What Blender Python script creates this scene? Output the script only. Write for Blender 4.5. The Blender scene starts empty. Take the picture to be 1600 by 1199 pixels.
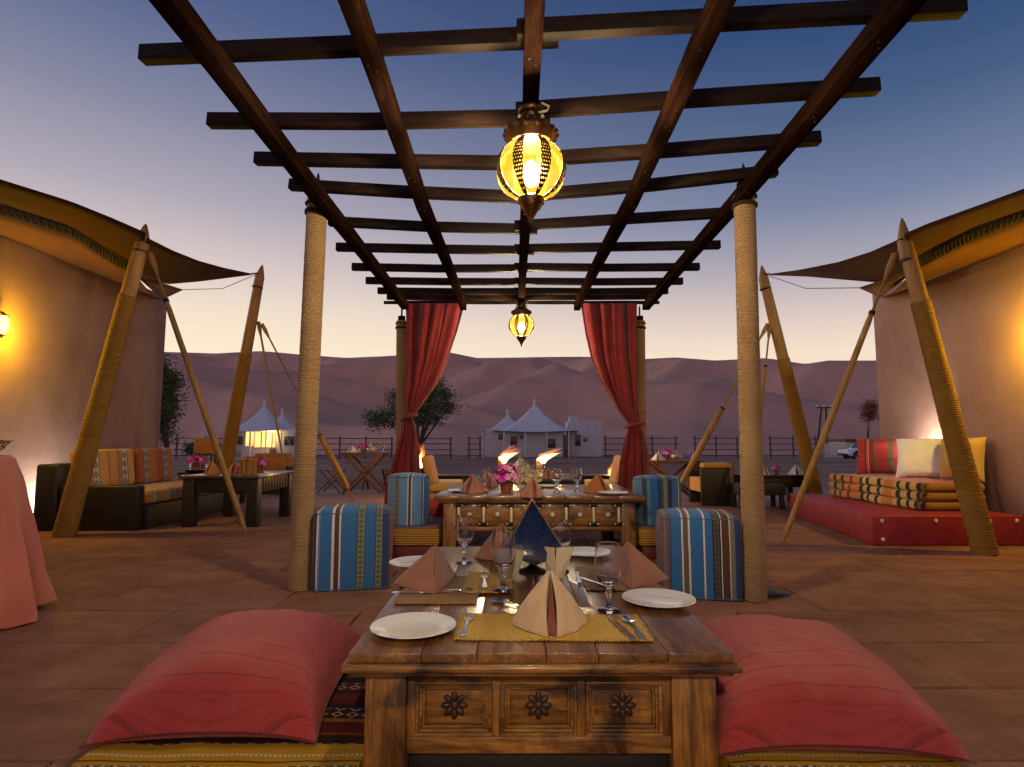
import bpy, bmesh, math, random
from mathutils import Vector, Matrix, noise
random.seed(7)
S = bpy.context.scene
COL = S.collection
PI = math.pi
# ---------------------------------------------------------------- camera
F, CX, CY, PITCH, EYE = 925.0, 800.0, 599.5, math.radians(5.56), 1.0   # photo pixels
cd = bpy.data.cameras.new('camera')
cam = bpy.data.objects.new('camera', cd); COL.objects.link(cam)
cam.location = (0, 0, EYE); cam.rotation_euler = (PI/2 + PITCH, 0, 0)
cd.sensor_width = 36.0; cd.lens = 36.0*F/1600.0; cd.clip_start = 0.05; cd.clip_end = 3000
S.camera = cam
# ---------------------------------------------------------------- sky (dusk, sun just set behind the dunes to the left)
def L(h, k=1.0):
    h = h.lstrip('#'); out = []
    for i in (0, 2, 4):
        c = int(h[i:i+2], 16)/255.0
        out.append((c/12.92 if c <= .04045 else ((c+.055)/1.055)**2.4)*k)
    return (out[0], out[1], out[2], 1.0)
sl = bpy.data.lights.new('afterglow', 'SUN'); sl.energy = .8; sl.angle = math.radians(25); sl.color = (1, .74, .62)
so = bpy.data.objects.new('afterglow', sl); COL.objects.link(so); so.rotation_euler = (math.radians(74), 0, math.radians(-112))   # broad light of the sky over the sunset, from the left
W = bpy.data.worlds.new('World'); S.world = W; W.use_nodes = True
wt = W.node_tree; wt.nodes.clear()
def wn(t, **kw):
    n = wt.nodes.new(t)
    for k, v in kw.items(): setattr(n, k, v)
    return n
wtc = wn('ShaderNodeTexCoord'); wsep = wn('ShaderNodeSeparateXYZ'); wt.links.new(wtc.outputs['Generated'], wsep.inputs[0])
def wramp(stops):
    r = wn('ShaderNodeValToRGB'); e = r.color_ramp.elements
    while len(e) > 1: e.remove(e[-1])
    e[0].position, e[0].color = stops[0][0], L(stops[0][1])
    for p, c in stops[1:]:
        x = e.new(p); x.color = L(c)
    wt.links.new(wsep.outputs[2], r.inputs[0]); return r
glow = wramp([(0, '#f6d2a6'), (.13, '#ffedcf'), (.19, '#f6e3cd'), (.26, '#dccbc8'), (.35, '#b0a8b6'), (.46, '#8386a0'), (.56, '#59678f'), (.70, '#3b4c78'), (1, '#22355f')])
away = wramp([(0, '#e6c4a8'), (.13, '#f8e3ca'), (.19, '#dcc8c2'), (.26, '#a9a5b2'), (.34, '#7683a2'), (.45, '#496086'), (.56, '#284673'), (.70, '#173864'), (1, '#112b52')])
wmr = wn('ShaderNodeMapRange', interpolation_type='SMOOTHSTEP')
wmr.inputs[1].default_value = -0.55; wmr.inputs[2].default_value = 0.62
wcomb = wn('ShaderNodeMath', operation='MULTIPLY_ADD')     # azimuth away from the afterglow
wcomb.inputs[1].default_value = -0.12; wt.links.new(wsep.outputs[1], wcomb.inputs[0])
wadd = wn('ShaderNodeMath', operation='ADD'); wadd.inputs[1].default_value = 0.10
wt.links.new(wsep.outputs[0], wcomb.inputs[2]); wt.links.new(wcomb.outputs[0], wadd.inputs[0]); wt.links.new(wadd.outputs[0], wmr.inputs[0])
wmix = wn('ShaderNodeMix', data_type='RGBA')
wt.links.new(wmr.outputs[0], wmix.inputs[0]); wt.links.new(glow.outputs[0], wmix.inputs[6]); wt.links.new(away.outputs[0], wmix.inputs[7])
arch = wramp([(0, '#c9a2a4'), (.10, '#e6bcb4'), (.25, '#dbb4b8'), (.42, '#a898b4'), (.60, '#6f7aa2'), (1, '#2c3f70')])   # pink twilight arch opposite the afterglow
wm2 = wn('ShaderNodeMapRange', interpolation_type='SMOOTHSTEP'); wm2.inputs[1].default_value = .05; wm2.inputs[2].default_value = -.55
wt.links.new(wsep.outputs[1], wm2.inputs[0]); wmx2 = wn('ShaderNodeMix', data_type='RGBA')
wt.links.new(wm2.outputs[0], wmx2.inputs[0]); wt.links.new(wmix.outputs[2], wmx2.inputs[6]); wt.links.new(arch.outputs[0], wmx2.inputs[7]); wmix = wmx2
wbg = wn('ShaderNodeBackground'); wbg.inputs[1].default_value = 1.0
wo = wn('ShaderNodeOutputWorld'); wt.links.new(wmix.outputs[2], wbg.inputs[0]); wt.links.new(wbg.outputs[0], wo.inputs[0])
S.view_settings.view_transform = 'Standard'; S.view_settings.look = 'None'
S.view_settings.exposure = 0.0; S.view_settings.gamma = 1.0
S.cycles.max_bounces = 14; S.cycles.transmission_bounces = 14; S.cycles.diffuse_bounces = 3; S.cycles.transparent_max_bounces = 16; S.cycles.use_denoising = True
S.cycles.sample_clamp_indirect = 4.0; S.cycles.caustics_refractive = False; S.cycles.caustics_reflective = False
# ---------------------------------------------------------------- photo pixel -> place
CP, SP = math.cos(PITCH), math.sin(PITCH)
def ray(px, py):
    u, v = (px-CX)/F, (CY-py)/F
    return Vector((u, CP - v*SP, SP + v*CP))
def atY(px, py, Y):
    d = ray(px, py); return d*(Y/d.y) + Vector((0, 0, EYE))
def atZ(px, py, z=0.0):
    d = ray(px, py); return d*((z-EYE)/d.z) + Vector((0, 0, EYE))
def atX(px, py, X):
    d = ray(px, py); return d*(X/d.x) + Vector((0, 0, EYE))
# ---------------------------------------------------------------- material helpers
class NT:
    def __init__(s, name):
        s.m = bpy.data.materials.new(name); s.m.use_nodes = True
        s.t = s.m.node_tree; s.t.nodes.clear()
        s.out = s.t.nodes.new('ShaderNodeOutputMaterial')
        s.tc = s.t.nodes.new('ShaderNodeTexCoord')
    def n(s, t, ins=None, **kw):
        x = s.t.nodes.new(t)
        for k, v in kw.items(): setattr(x, k, v)
        for k, v in (ins or {}).items(): s.set(x, k, v)
        return x
    def set(s, x, k, v):
        if isinstance(v, bpy.types.NodeSocket): s.t.links.new(v, x.inputs[k])
        else: x.inputs[k].default_value = v
    @property
    def obj(s): return s.tc.outputs['Object']
    def mapped(s, scale=(1, 1, 1), src=None, rot=(0, 0, 0)):
        return s.n('ShaderNodeMapping', {0: src or s.obj, 2: rot, 3: scale}).outputs[0]
    def noise(s, scale, detail=4, rough=.55, src=None, dist=0):
        return s.n('ShaderNodeTexNoise', {'Vector': src or s.obj, 'Scale': scale, 'Detail': detail, 'Roughness': rough, 'Distortion': dist}).outputs[0]
    def ramp(s, fac, stops, interp='LINEAR'):
        r = s.n('ShaderNodeValToRGB', {0: fac}); e = r.color_ramp.elements; r.color_ramp.interpolation = interp
        while len(e) > 1: e.remove(e[-1])
        e[0].position, e[0].color = stops[0][0], stops[0][1]
        for p, c in stops[1:]:
            q = e.new(p); q.color = c
        return r.outputs[0]
    def mix(s, f, a, b, mode='MIX'):
        x = s.n('ShaderNodeMix', data_type='RGBA', blend_type=mode); s.set(x, 0, f); s.set(x, 6, a); s.set(x, 7, b); return x.outputs[2]
    def math(s, op, a, b=0.0, c=0.0):
        return s.n('ShaderNodeMath', {0: a, 1: b, 2: c}, operation=op).outputs[0]
    def axis(s, i, src=None):
        return s.n('ShaderNodeSeparateXYZ', {0: src or s.obj}).outputs[i]
    def bump(s, h, strength=.3, dist=.01):
        return s.n('ShaderNodeBump', {'Height': h, 'Strength': strength, 'Distance': dist}).outputs[0]
    def bsdf(s, col, rough=.6, metal=0.0, normal=None, spec=.5, **kw):
        b = s.n('ShaderNodeBsdfPrincipled')
        s.set(b, 'Base Color', col); s.set(b, 'Roughness', rough); s.set(b, 'Metallic', metal); s.set(b, 'Specular IOR Level', spec)
        if normal is not None: s.set(b, 'Normal', normal)
        for k, v in kw.items(): s.set(b, k.replace('_', ' '), v)
        s.t.links.new(b.outputs[0], s.out.inputs[0]); return b
    def rnd(s): return s.n('ShaderNodeObjectInfo').outputs['Random']
def C(r, g, b): return (r, g, b, 1.0)
def plain(name, a, b, scale=8, rough=.7, bs=.25, bscale=60, bd=.004, metal=0., spec=.4, per=0.0):
    t = NT(name); f = t.noise(scale)
    c = t.ramp(f, [(.3, a), (.7, b)])
    if per:
        k = t.n('ShaderNodeMapRange', {0: t.rnd(), 3: 1-per, 4: 1+per}).outputs[0]
        c = t.mix(1.0, c, t.n('ShaderNodeCombineColor', {0: k, 1: k, 2: k}).outputs[0], 'MULTIPLY')
    t.bsdf(c, rough, metal, t.bump(t.noise(bscale, 3), bs, bd), spec); return t.m
def wood(name, dark, mid, light, axis=1, rough=.4, stain=0.0, scale=1.0, coat=0.0, per=.15, spec=.5):
    t = NT(name); sc = [9*scale]*3; sc[axis] = .9*scale
    off = t.n('ShaderNodeVectorMath', {0: t.obj, 1: t.n('ShaderNodeCombineXYZ', {0: t.math('MULTIPLY', t.rnd(), 17.0), 1: t.math('MULTIPLY', t.rnd(), 31.0), 2: t.math('MULTIPLY', t.rnd(), 11.0)}).outputs[0]}, operation='ADD').outputs[0]
    v = t.mapped(sc, off)
    g = t.noise(2.2, 6, .62, v, 1.2); g2 = t.noise(14, 4, .6, v)
    c = t.ramp(g, [(.28, dark), (.48, mid), (.72, light)])
    c = t.mix(t.ramp(g2, [(.42, C(0, 0, 0)), (.6, C(.45, .45, .45))]), c, dark)
    if stain:
        sN = t.noise(5, 4, .6, t.obj, .6)
        c = t.mix(t.ramp(sN, [(.5, C(0, 0, 0)), (.66, C(stain, stain, stain))]), c, C(dark[0]*.35, dark[1]*.3, dark[2]*.3))
    k = t.n('ShaderNodeMapRange', {0: t.rnd(), 3: 1-per, 4: 1+per}).outputs[0]
    c = t.mix(1.0, c, t.n('ShaderNodeCombineColor', {0: k, 1: k, 2: k}).outputs[0], 'MULTIPLY')
    r = t.n('ShaderNodeMapRange', {0: g2, 3: rough-.1, 4: rough+.15}).outputs[0]
    t.bsdf(c, r, 0, t.bump(g2, .35, .003), spec, Coat_Weight=coat, Coat_Roughness=.15); return t.m
def fabric(name, a, b, rough=.9, weave=500, bs=.35, sheen=.25, vscale=6, line=None):
    t = NT(name); c = t.ramp(t.noise(vscale, 5), [(.3, a), (.7, b)])
    w1 = t.n('ShaderNodeTexWave', {0: t.obj, 1: weave, 2: 1.5}, bands_direction='X').outputs[1]
    w2 = t.n('ShaderNodeTexWave', {0: t.obj, 1: weave*.9, 2: 1.5}, bands_direction='Y').outputs[1]
    h = t.math('ADD', t.math('MULTIPLY', w1, .5), t.math('MULTIPLY', w2, .5))
    h = t.math('ADD', h, t.math('MULTIPLY', t.noise(90, 4), .8))
    if line:      # stitched rows across
        ax, per, col, st = line
        y = t.axis(ax); wob = t.math('ADD', y, t.math('MULTIPLY', t.noise(2, 1), .0015))
        fr = t.math('FRACT', t.math('MULTIPLY', wob, 1/per))
        ln = t.ramp(fr, [(0, C(1, 1, 1)), (.06, C(1, 1, 1)), (.1, C(0, 0, 0)), (.5, C(0, 0, 0)), (.52, C(.5, .5, .5)), (.57, C(.5, .5, .5)), (.6, C(0, 0, 0))])
        brk = t.math('MULTIPLY', ln, t.math('GREATER_THAN', t.noise(60, 1, .5, t.mapped((3, 1, 1))), .38))
        c = t.mix(t.math('MULTIPLY', brk, st), c, col)
        fine = t.math('FRACT', t.math('MULTIPLY', wob, 1/(per*.125)))
        h = t.math('ADD', h, t.math('MULTIPLY', brk, -2.0)); h = t.math('ADD', h, t.math('MULTIPLY', fine, .8))
        c = t.mix(t.math('MULTIPLY', t.math('LESS_THAN', fine, .3), .22), c, col)
    t.bsdf(c, rough, 0, t.bump(h, bs, .002), .2, Sheen_Weight=sheen, Sheen_Roughness=.5); return t.m
def striped(name, axis, lo, hi, stops, rough=.88, motif=None, wobble=.003, rep=1, weave=420):
    """stops: (position 0..1, colour) across axis from lo to hi; motif: (p0, p1, other axis, period, ink colour)"""
    t = NT(name)
    x = t.math('ADD', t.axis(axis), t.math('MULTIPLY', t.math('SUBTRACT', t.noise(5, 2), .5), wobble*2))
    f = t.n('ShaderNodeMapRange', {0: x, 1: lo, 2: hi}).outputs[0]
    if rep > 1: f = t.math('FRACT', t.math('MULTIPLY', f, float(rep)))
    c = t.ramp(f, stops, 'CONSTANT')
    for mt in (motif or []):
        p0, p1, ax2, per, ink = mt
        u = t.math('DIVIDE', t.math('SUBTRACT', f, p0), p1-p0)
        y = t.math('FRACT', t.math('MULTIPLY', t.axis(ax2), 1/per))
        du = t.math('ABSOLUTE', t.math('SUBTRACT', u, .5)); dy = t.math('ABSOLUTE', t.math('SUBTRACT', y, .5))
        s_ = t.math('ADD', du, dy)
        ring = t.math('MULTIPLY', t.math('LESS_THAN', s_, .42), t.math('GREATER_THAN', s_, .2))
        dot = t.math('LESS_THAN', s_, .1); k = t.math('MAXIMUM', ring, dot)
        k = t.math('MULTIPLY', k, t.math('LESS_THAN', du, .42))
        c = t.mix(t.math('MULTIPLY', k, .9), c, ink)
    c = t.mix(t.math('MULTIPLY', t.noise(40, 4), .22), c, C(.05, .04, .04))
    w1 = t.n('ShaderNodeTexWave', {0: t.obj, 1: weave}, bands_direction='X').outputs[1]
    w2 = t.n('ShaderNodeTexWave', {0: t.obj, 1: weave}, bands_direction='Z').outputs[1]
    h = t.math('ADD', t.math('ADD', w1, w2), t.noise(120, 3))
    t.bsdf(c, rough, 0, t.bump(h, .3, .002), .2, Sheen_Weight=.1); return t.m
def emit(name, col, strength):
    t = NT(name); e = t.n('ShaderNodeEmission', {0: col, 1: strength}); t.t.links.new(e.outputs[0], t.out.inputs[0]); return t.m
# ---------------------------------------------------------------- mesh helpers
class MB:
    def __init__(s): s.v, s.f = [], []
    def add(s, vs, fs, mx=None):
        o = len(s.v); s.v += [tuple(mx @ Vector(p)) if mx else tuple(p) for p in vs]
        s.f += [tuple(i+o for i in f) for f in fs]; return s
    def box(s, a, b, mx=None):
        x0, y0, z0 = a; x1, y1, z1 = b
        return s.add([(x0,y0,z0),(x1,y0,z0),(x1,y1,z0),(x0,y1,z0),(x0,y0,z1),(x1,y0,z1),(x1,y1,z1),(x0,y1,z1)],
                     [(0,3,2,1),(4,5,6,7),(0,1,5,4),(1,2,6,5),(2,3,7,6),(3,0,4,7)], mx)
    def bar(s, p, q, w, h, up=Vector((0,0,1))):
        return s.sweep([Vector(p), Vector(q)], w, h, up)
    def sweep(s, pts, w, h, up=Vector((0,0,1))):
        pts = [Vector(p) for p in pts]; vs, fs = [], []
        for i, p in enumerate(pts):
            d = (pts[min(i+1, len(pts)-1)] - pts[max(i-1, 0)]).normalized()
            r = d.cross(up).normalized(); u = r.cross(d).normalized()
            vs += [p-r*w/2-u*h/2, p+r*w/2-u*h/2, p+r*w/2+u*h/2, p-r*w/2+u*h/2]
        for i in range(len(pts)-1):
            a = 4*i
            for k in range(4): fs.append((a+k, a+(k+1) % 4, a+4+(k+1) % 4, a+4+k))
        n = 4*(len(pts)-1); fs += [(3,2,1,0), (n, n+1, n+2, n+3)]
        return s.add(vs, fs)
    def tube(s, pts, rad, seg=10, cap=True):
        pts = [Vector(p) for p in pts]; n = len(pts)
        rad = rad if isinstance(rad, (list, tuple)) else [rad]*n
        d0 = (pts[1]-pts[0]).normalized(); r = d0.orthogonal().normalized(); vs, fs = [], []
        for i, p in enumerate(pts):
            d = (pts[min(i+1, n-1)] - pts[max(i-1, 0)]).normalized()
            r = (r - d*r.dot(d)); r = r.normalized() if r.length > 1e-6 else d.orthogonal().normalized()
            b = d.cross(r)
            vs += [p + (r*math.cos(2*PI*k/seg) + b*math.sin(2*PI*k/seg))*rad[i] for k in range(seg)]
        for i in range(n-1):
            for k in range(seg): fs.append((i*seg+k, i*seg+(k+1) % seg, (i+1)*seg+(k+1) % seg, (i+1)*seg+k))
        if cap: fs += [tuple(range(seg-1, -1, -1)), tuple((n-1)*seg+k for k in range(seg))]
        return s.add(vs, fs)
    def lathe(s, prof, seg=24, mx=None, wob=None):
        vs, fs = [], []; n = len(prof)
        for i, (r, z) in enumerate(prof):
            for k in range(seg):
                a = 2*PI*k/seg; rr = r*(wob(a, z) if wob else 1)
                vs.append((rr*math.cos(a), rr*math.sin(a), z))
        for i in range(n-1):
            for k in range(seg): fs.append((i*seg+k, i*seg+(k+1) % seg, (i+1)*seg+(k+1) % seg, (i+1)*seg+k))
        if prof[0][0] > 1e-5: fs.append(tuple(range(seg-1, -1, -1)))
        if prof[-1][0] > 1e-5: fs.append(tuple((n-1)*seg+k for k in range(seg)))
        return s.add(vs, fs, mx)
    def grid(s, fn, nu, nv, mx=None, wrap=False):
        vs = [fn(i/nu, j/nv) for j in range(nv+1) for i in range(nu+1)]
        fs = [(j*(nu+1)+i, j*(nu+1)+i+1, (j+1)*(nu+1)+i+1, (j+1)*(nu+1)+i) for j in range(nv) for i in range(nu)]
        return s.add(vs, fs, mx)
    def poly(s, pts, y0, y1, mx=None):   # outline in x,z pushed along y
        n = len(pts); vs = [(x, y0, z) for x, z in pts] + [(x, y1, z) for x, z in pts]
        fs = [tuple(range(n)), tuple(range(2*n-1, n-1, -1))] + [(i, n+i, n+(i+1) % n, (i+1) % n) for i in range(n)]
        return s.add(vs, fs, mx)
    def sphere(s, c, r, seg=10, rings=6, sc=(1,1,1)):
        pr = [(max(r*math.sin(PI*i/rings), 1e-6), -r*math.cos(PI*i/rings)) for i in range(rings+1)]
        return s.lathe(pr, seg, Matrix.Translation(c) @ Matrix.Diagonal((*sc, 1)))
    def mesh(s, name, mat=None, bevel=0, seg=2, smooth=None, weld=False):
        me = bpy.data.meshes.new(name); me.from_pydata(s.v, [], s.f)
        bm = bmesh.new(); bm.from_mesh(me)
        if weld: bmesh.ops.remove_doubles(bm, verts=bm.verts, dist=1e-5)
        bmesh.ops.recalc_face_normals(bm, faces=bm.faces)
        if bevel:
            bmesh.ops.bevel(bm, geom=[e for e in bm.edges if len(e.link_faces) == 2 and e.calc_face_angle(0) > .5], offset=bevel, segments=seg, affect='EDGES', clamp_overlap=True, profile=.5)
        ang = .7 if smooth is None else smooth
        for f in bm.faces: f.smooth = ang > 0
        for e in bm.edges:
            if len(e.link_faces) == 2 and e.calc_face_angle(0) > ang: e.smooth = False
        bm.to_mesh(me); bm.free()
        if mat: me.materials.append(mat)
        return me
    def build(s, name, mat, parent=None, world=False, **kw):
        return link(name, s.mesh(name, mat, **kw), parent, world)
def link(name, me, parent=None, world=False):
    o = bpy.data.objects.new(name, me); COL.objects.link(o)
    if parent is not None:
        o.parent = parent
        if world and parent.parent is None: o.location = -parent.location
    return o
def tag(o, label, cat, group=None):
    o['label'] = label; o['category'] = cat
    if group: o['group'] = group
    return o
def struct(o): o['kind'] = 'structure'; return o
def thing(name, label, cat, loc=(0,0,0), rz=0, group=None):
    o = bpy.data.objects.new(name, None); COL.objects.link(o); o.empty_display_size = .1
    o.location = loc; o.rotation_euler = (0, 0, rz); return tag(o, label, cat, group)
def dup(root, loc, rz=0, label=None, group=None, scale=None):
    def cp(o, par):
        c = o.copy(); COL.objects.link(c)
        if par is not None: c.parent = par
        for ch in list(o.children): cp(ch, c)
        return c
    r = cp(root, None); r.location = loc; r.rotation_euler = (0, 0, rz)
    if label: r['label'] = label
    if group: r['group'] = group
    if scale: r.scale = (scale,)*3
    return r
def solid(o, th, off=0):
    m = o.modifiers.new('thickness', 'SOLIDIFY'); m.thickness = th; m.offset = off; return o
def point(name, loc, power, col, r=.05, parent=None):
    l = bpy.data.lights.new(name, 'POINT'); l.energy = power; l.color = col; l.shadow_soft_size = r
    o = bpy.data.objects.new(name, l); COL.objects.link(o); o.location = loc
    if parent is not None: o.parent = parent
    return o
def lerp(a, b, t): return a + (b-a)*t
def pl(x, xs, ys):     # piecewise linear
    if x <= xs[0]: return ys[0] + (ys[1]-ys[0])*(x-xs[0])/(xs[1]-xs[0])
    for i in range(len(xs)-1):
        if x <= xs[i+1]: return ys[i] + (ys[i+1]-ys[i])*(x-xs[i])/(xs[i+1]-xs[i])
    return ys[-1] + (ys[-1]-ys[-2])*(x-xs[-1])/(xs[-1]-xs[-2])
# ================================================================ MATERIALS
m_sand = NT('sand')
_n = m_sand.noise(.12, 5, .6); _r = m_sand.n('ShaderNodeTexWave', {0: m_sand.mapped((.25, 1.4, .5)), 1: .22, 2: 7.0, 3: 3.0}, bands_direction='Y').outputs[1]
m_sand.bsdf(m_sand.ramp(_n, [(.3, C(.43, .265, .215)), (.7, C(.54, .34, .275))]), .95, 0, m_sand.bump(m_sand.math('ADD', m_sand.math('MULTIPLY', _r, .25), m_sand.noise(.8, 6)), .22, .3), .1)
m_sand = m_sand.m
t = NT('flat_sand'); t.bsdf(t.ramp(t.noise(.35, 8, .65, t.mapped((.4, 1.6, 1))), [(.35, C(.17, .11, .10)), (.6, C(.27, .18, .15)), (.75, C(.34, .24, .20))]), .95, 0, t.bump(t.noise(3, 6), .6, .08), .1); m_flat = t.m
t = NT('paver'); _k = t.n('ShaderNodeMapRange', {0: t.rnd(), 3: .93, 4: 1.06}).outputs[0]
_o = t.n('ShaderNodeVectorMath', {0: t.obj, 1: t.n('ShaderNodeCombineXYZ', {0: t.math('MULTIPLY', t.rnd(), 40.0), 1: t.math('MULTIPLY', t.rnd(), 23.0)}).outputs[0]}, operation='ADD').outputs[0]
_f = t.noise(3.2, 6, .6, _o, .5); _c = t.ramp(_f, [(.3, C(.16, .070, .048)), (.5, C(.215, .098, .066)), (.72, C(.27, .13, .09))])
_c = t.mix(t.ramp(t.noise(11, 5, .65, t.mapped((.5, 2.5, 1), _o)), [(.55, C(0, 0, 0)), (.72, C(.5, .5, .5))]), _c, C(.10, .055, .045))
_c = t.mix(1.0, _c, t.n('ShaderNodeCombineColor', {0: _k, 1: _k, 2: _k}).outputs[0], 'MULTIPLY')
_gp = t.n('ShaderNodeNewGeometry').outputs['Position']      # wind blown sand dust lying across the slabs, foot scuffs
_du = t.math('MULTIPLY', t.ramp(t.noise(1.1, 7, .68, t.mapped((.6, 1.5, 1), _gp), .8), [(.46, C(0, 0, 0)), (.72, C(.75, .75, .75))]), t.ramp(t.noise(38, 4, .7, _gp), [(.3, C(.2, .2, .2)), (.65, C(1, 1, 1))]))
_c = t.mix(_du, _c, C(.34, .20, .145))
_c = t.mix(t.ramp(t.noise(2.3, 6, .7, t.mapped((1.6, .7, 1), _gp), 1.2), [(.60, C(0, 0, 0)), (.74, C(.55, .55, .55))]), _c, C(.085, .038, .028))
t.bsdf(_c, t.n('ShaderNodeMapRange', {0: t.noise(5, 4, .6, _o), 3: .68, 4: .92}).outputs[0], 0, t.bump(t.math('ADD', t.noise(6, 6, .6, _o), t.math('MULTIPLY', t.noise(70, 3), .25)), .45, .012), .12); m_paver = t.m
m_joint = plain('paver_joint', C(.05, .03, .025), C(.08, .05, .04))
t = NT('slab'); _b = t.n('ShaderNodeTexBrick', {0: t.obj, 1: C(.235, .125, .098), 2: C(.265, .145, .112), 3: C(.06, .04, .035), 'Scale': 1.0, 'Mortar Size': .008, 'Brick Width': 1.1, 'Row Height': .55})
t.bsdf(_b.outputs[0], .6, 0, t.bump(t.noise(9, 5), .2, .01), .35); m_slab = t.m
t = NT('plaster'); _f = t.noise(1.4, 8, .7, None, .6)
t.bsdf(t.ramp(_f, [(.25, C(.235, .14, .112)), (.5, C(.30, .188, .15)), (.75, C(.35, .225, .18))]), .9, 0, t.bump(t.math('ADD', t.noise(25, 6, .65), t.math('MULTIPLY', t.noise(4, 4, .6, t.mapped((1, .6, 1.6)), .8), 1.0)), .16, .012), .15); m_plaster = t.m
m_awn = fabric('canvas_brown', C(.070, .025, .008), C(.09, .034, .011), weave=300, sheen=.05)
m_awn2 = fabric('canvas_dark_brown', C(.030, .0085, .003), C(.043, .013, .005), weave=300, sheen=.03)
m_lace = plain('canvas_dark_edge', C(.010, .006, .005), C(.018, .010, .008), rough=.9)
m_beam = wood('pergola_wood', C(.004, .002, .0015), C(.012, .005, .0032), C(.026, .012, .008), axis=1, rough=.7, coat=0.0, spec=.0)
m_beamx = wood('pergola_wood_cross', C(.004, .002, .0015), C(.012, .005, .0032), C(.026, .012, .008), axis=0, rough=.6, coat=0.0, spec=.12)
t = NT('rope'); _z = t.noise(160, 3, .6, t.mapped((1, 1, .25)))
t.bsdf(t.ramp(t.math('ADD', t.math('MULTIPLY', _z, .6), t.math('MULTIPLY', t.noise(3, 3), .4)), [(.3, C(.16, .095, .045)), (.55, C(.27, .175, .09)), (.75, C(.35, .24, .135))]), .85, 0, t.bump(_z, .5, .004), .2, Sheen_Weight=.15); m_rope = t.m
t = NT('pole_rope'); _z = t.noise(160, 3, .6, t.mapped((1, 1, .25)))
t.bsdf(t.ramp(t.math('ADD', t.math('MULTIPLY', _z, .6), t.math('MULTIPLY', t.noise(3, 3), .4)), [(.3, C(.16, .082, .014)), (.55, C(.245, .135, .026)), (.75, C(.32, .185, .042))]), .85, 0, t.bump(_z, .5, .004), .2); m_rope2 = t.m
m_pole = wood('pole_wood', C(.17, .085, .016), C(.26, .14, .028), C(.33, .19, .042), axis=2, rough=.55, scale=.6)
m_iron = plain('dark_iron', C(.012, .010, .009), C(.03, .024, .02), rough=.45, metal=.6)
# ================================================================ SETTING
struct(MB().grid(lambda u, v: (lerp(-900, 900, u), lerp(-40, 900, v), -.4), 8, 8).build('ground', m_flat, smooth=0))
# dunes: one long ridge with slip faces and lower crests in front
SKX = [-400, 0, 270, 330, 400, 470, 540, 640, 700, 745, 830, 930, 1000, 1060, 1120, 1200, 1262, 1300, 1370, 1600, 2000]
SKY = [560, 540, 549, 551, 547, 553, 558, 553, 549, 558, 557, 556, 560, 557, 562, 558, 568, 562, 562, 558, 570]
def dune(X, Y):
    YC = 265.0
    px = CX + X/YC*F
    crest = atY(px, pl(px, SKX, SKY), YC).z
    k = (Y-62)/(YC-62)
    if k <= 0: return -.42 + .02*k
    if k > 1: return crest*max(0.0, 1-(k-1)*.9)
    base = k*k*(3-2*k)*.42 + k*.58
    p = Vector((X*.010, Y*.022, 0)); w = noise.noise(p*.7 + Vector((3, 1, 0)))
    r1 = 1-abs(noise.noise(Vector((X*.008+w*.5+5, Y*.030+w*.7, .3))))*2.0
    r2 = 1-abs(noise.noise(Vector((X*.019+w+9, Y*.055+w, 1.3))))*2.0
    r3 = noise.noise(Vector((X*.05, Y*.12, 2.0)))
    env = math.sin(min(1, k)*PI)**.7*min(1, max(0, .86-k)*2.6)
    pv = CX + X/Y*F; lim = atY(pv, pl(pv, SKX, SKY), Y).z - .25
    z = -.42*(1-k) + crest*base + env*(7.0*r1*abs(r1) + 3.0*r2 + .4*r3 + 6.0*(1-1.7*abs(math.sin(X*.034 + Y*.047 + 2.6*w))) + 2.4*(1-1.7*abs(math.sin(X*.085 - Y*.075 + 3*w)))) - 1.6*env
    return z if z < lim-2 else lim-2 + 2*math.tanh((z-lim+2)/2)
mb = MB(); NX, NY = 300, 150
def dfn(u, v):
    Y = 60 + 330*(v**1.35); X = lerp(-1, 1, u)*(90 + 1.15*Y)
    return (X, Y, dune(X, Y))
mb.grid(dfn, NX, NY); struct(mb.build('dunes', m_sand, smooth=3))
# raised terrace: slab, and pavers laid on it
fl = struct(MB().box((-8, -3, -.4), (8, 12.3, -.022)).build('terrace', m_joint))
RH, Y0 = .55, .87
tile_me = [MB().box((-wd/2+.006, -RH/2+.006, -.021), (wd/2-.006, RH/2-.006, 0)).mesh('paver', m_paver, bevel=.005, seg=1) for wd in (1.1, .82)]
for r in range(15):
    y = Y0 + RH*(r+.5); x = -7.49 + (.0 if r % 2 == 0 else -.55) - .0; i = 0
    while x < 7.6:
        wd = 1.1
        o = link('paver', tile_me[0], fl); o.location = (x+wd/2, y, random.uniform(-.0025, .0015))
        o.rotation_euler = (random.uniform(-.002, .002), random.uniform(-.0015, .0015), 0); x += wd
MB().box((-8, Y0+RH*15+.004, -.022), (8, 12.3, 0)).build('paving_beyond', m_slab, fl)
MB().box((-8, -3, -.022), (8, Y0-.004, 0)).build('paving_beyond', m_slab, fl)
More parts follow.
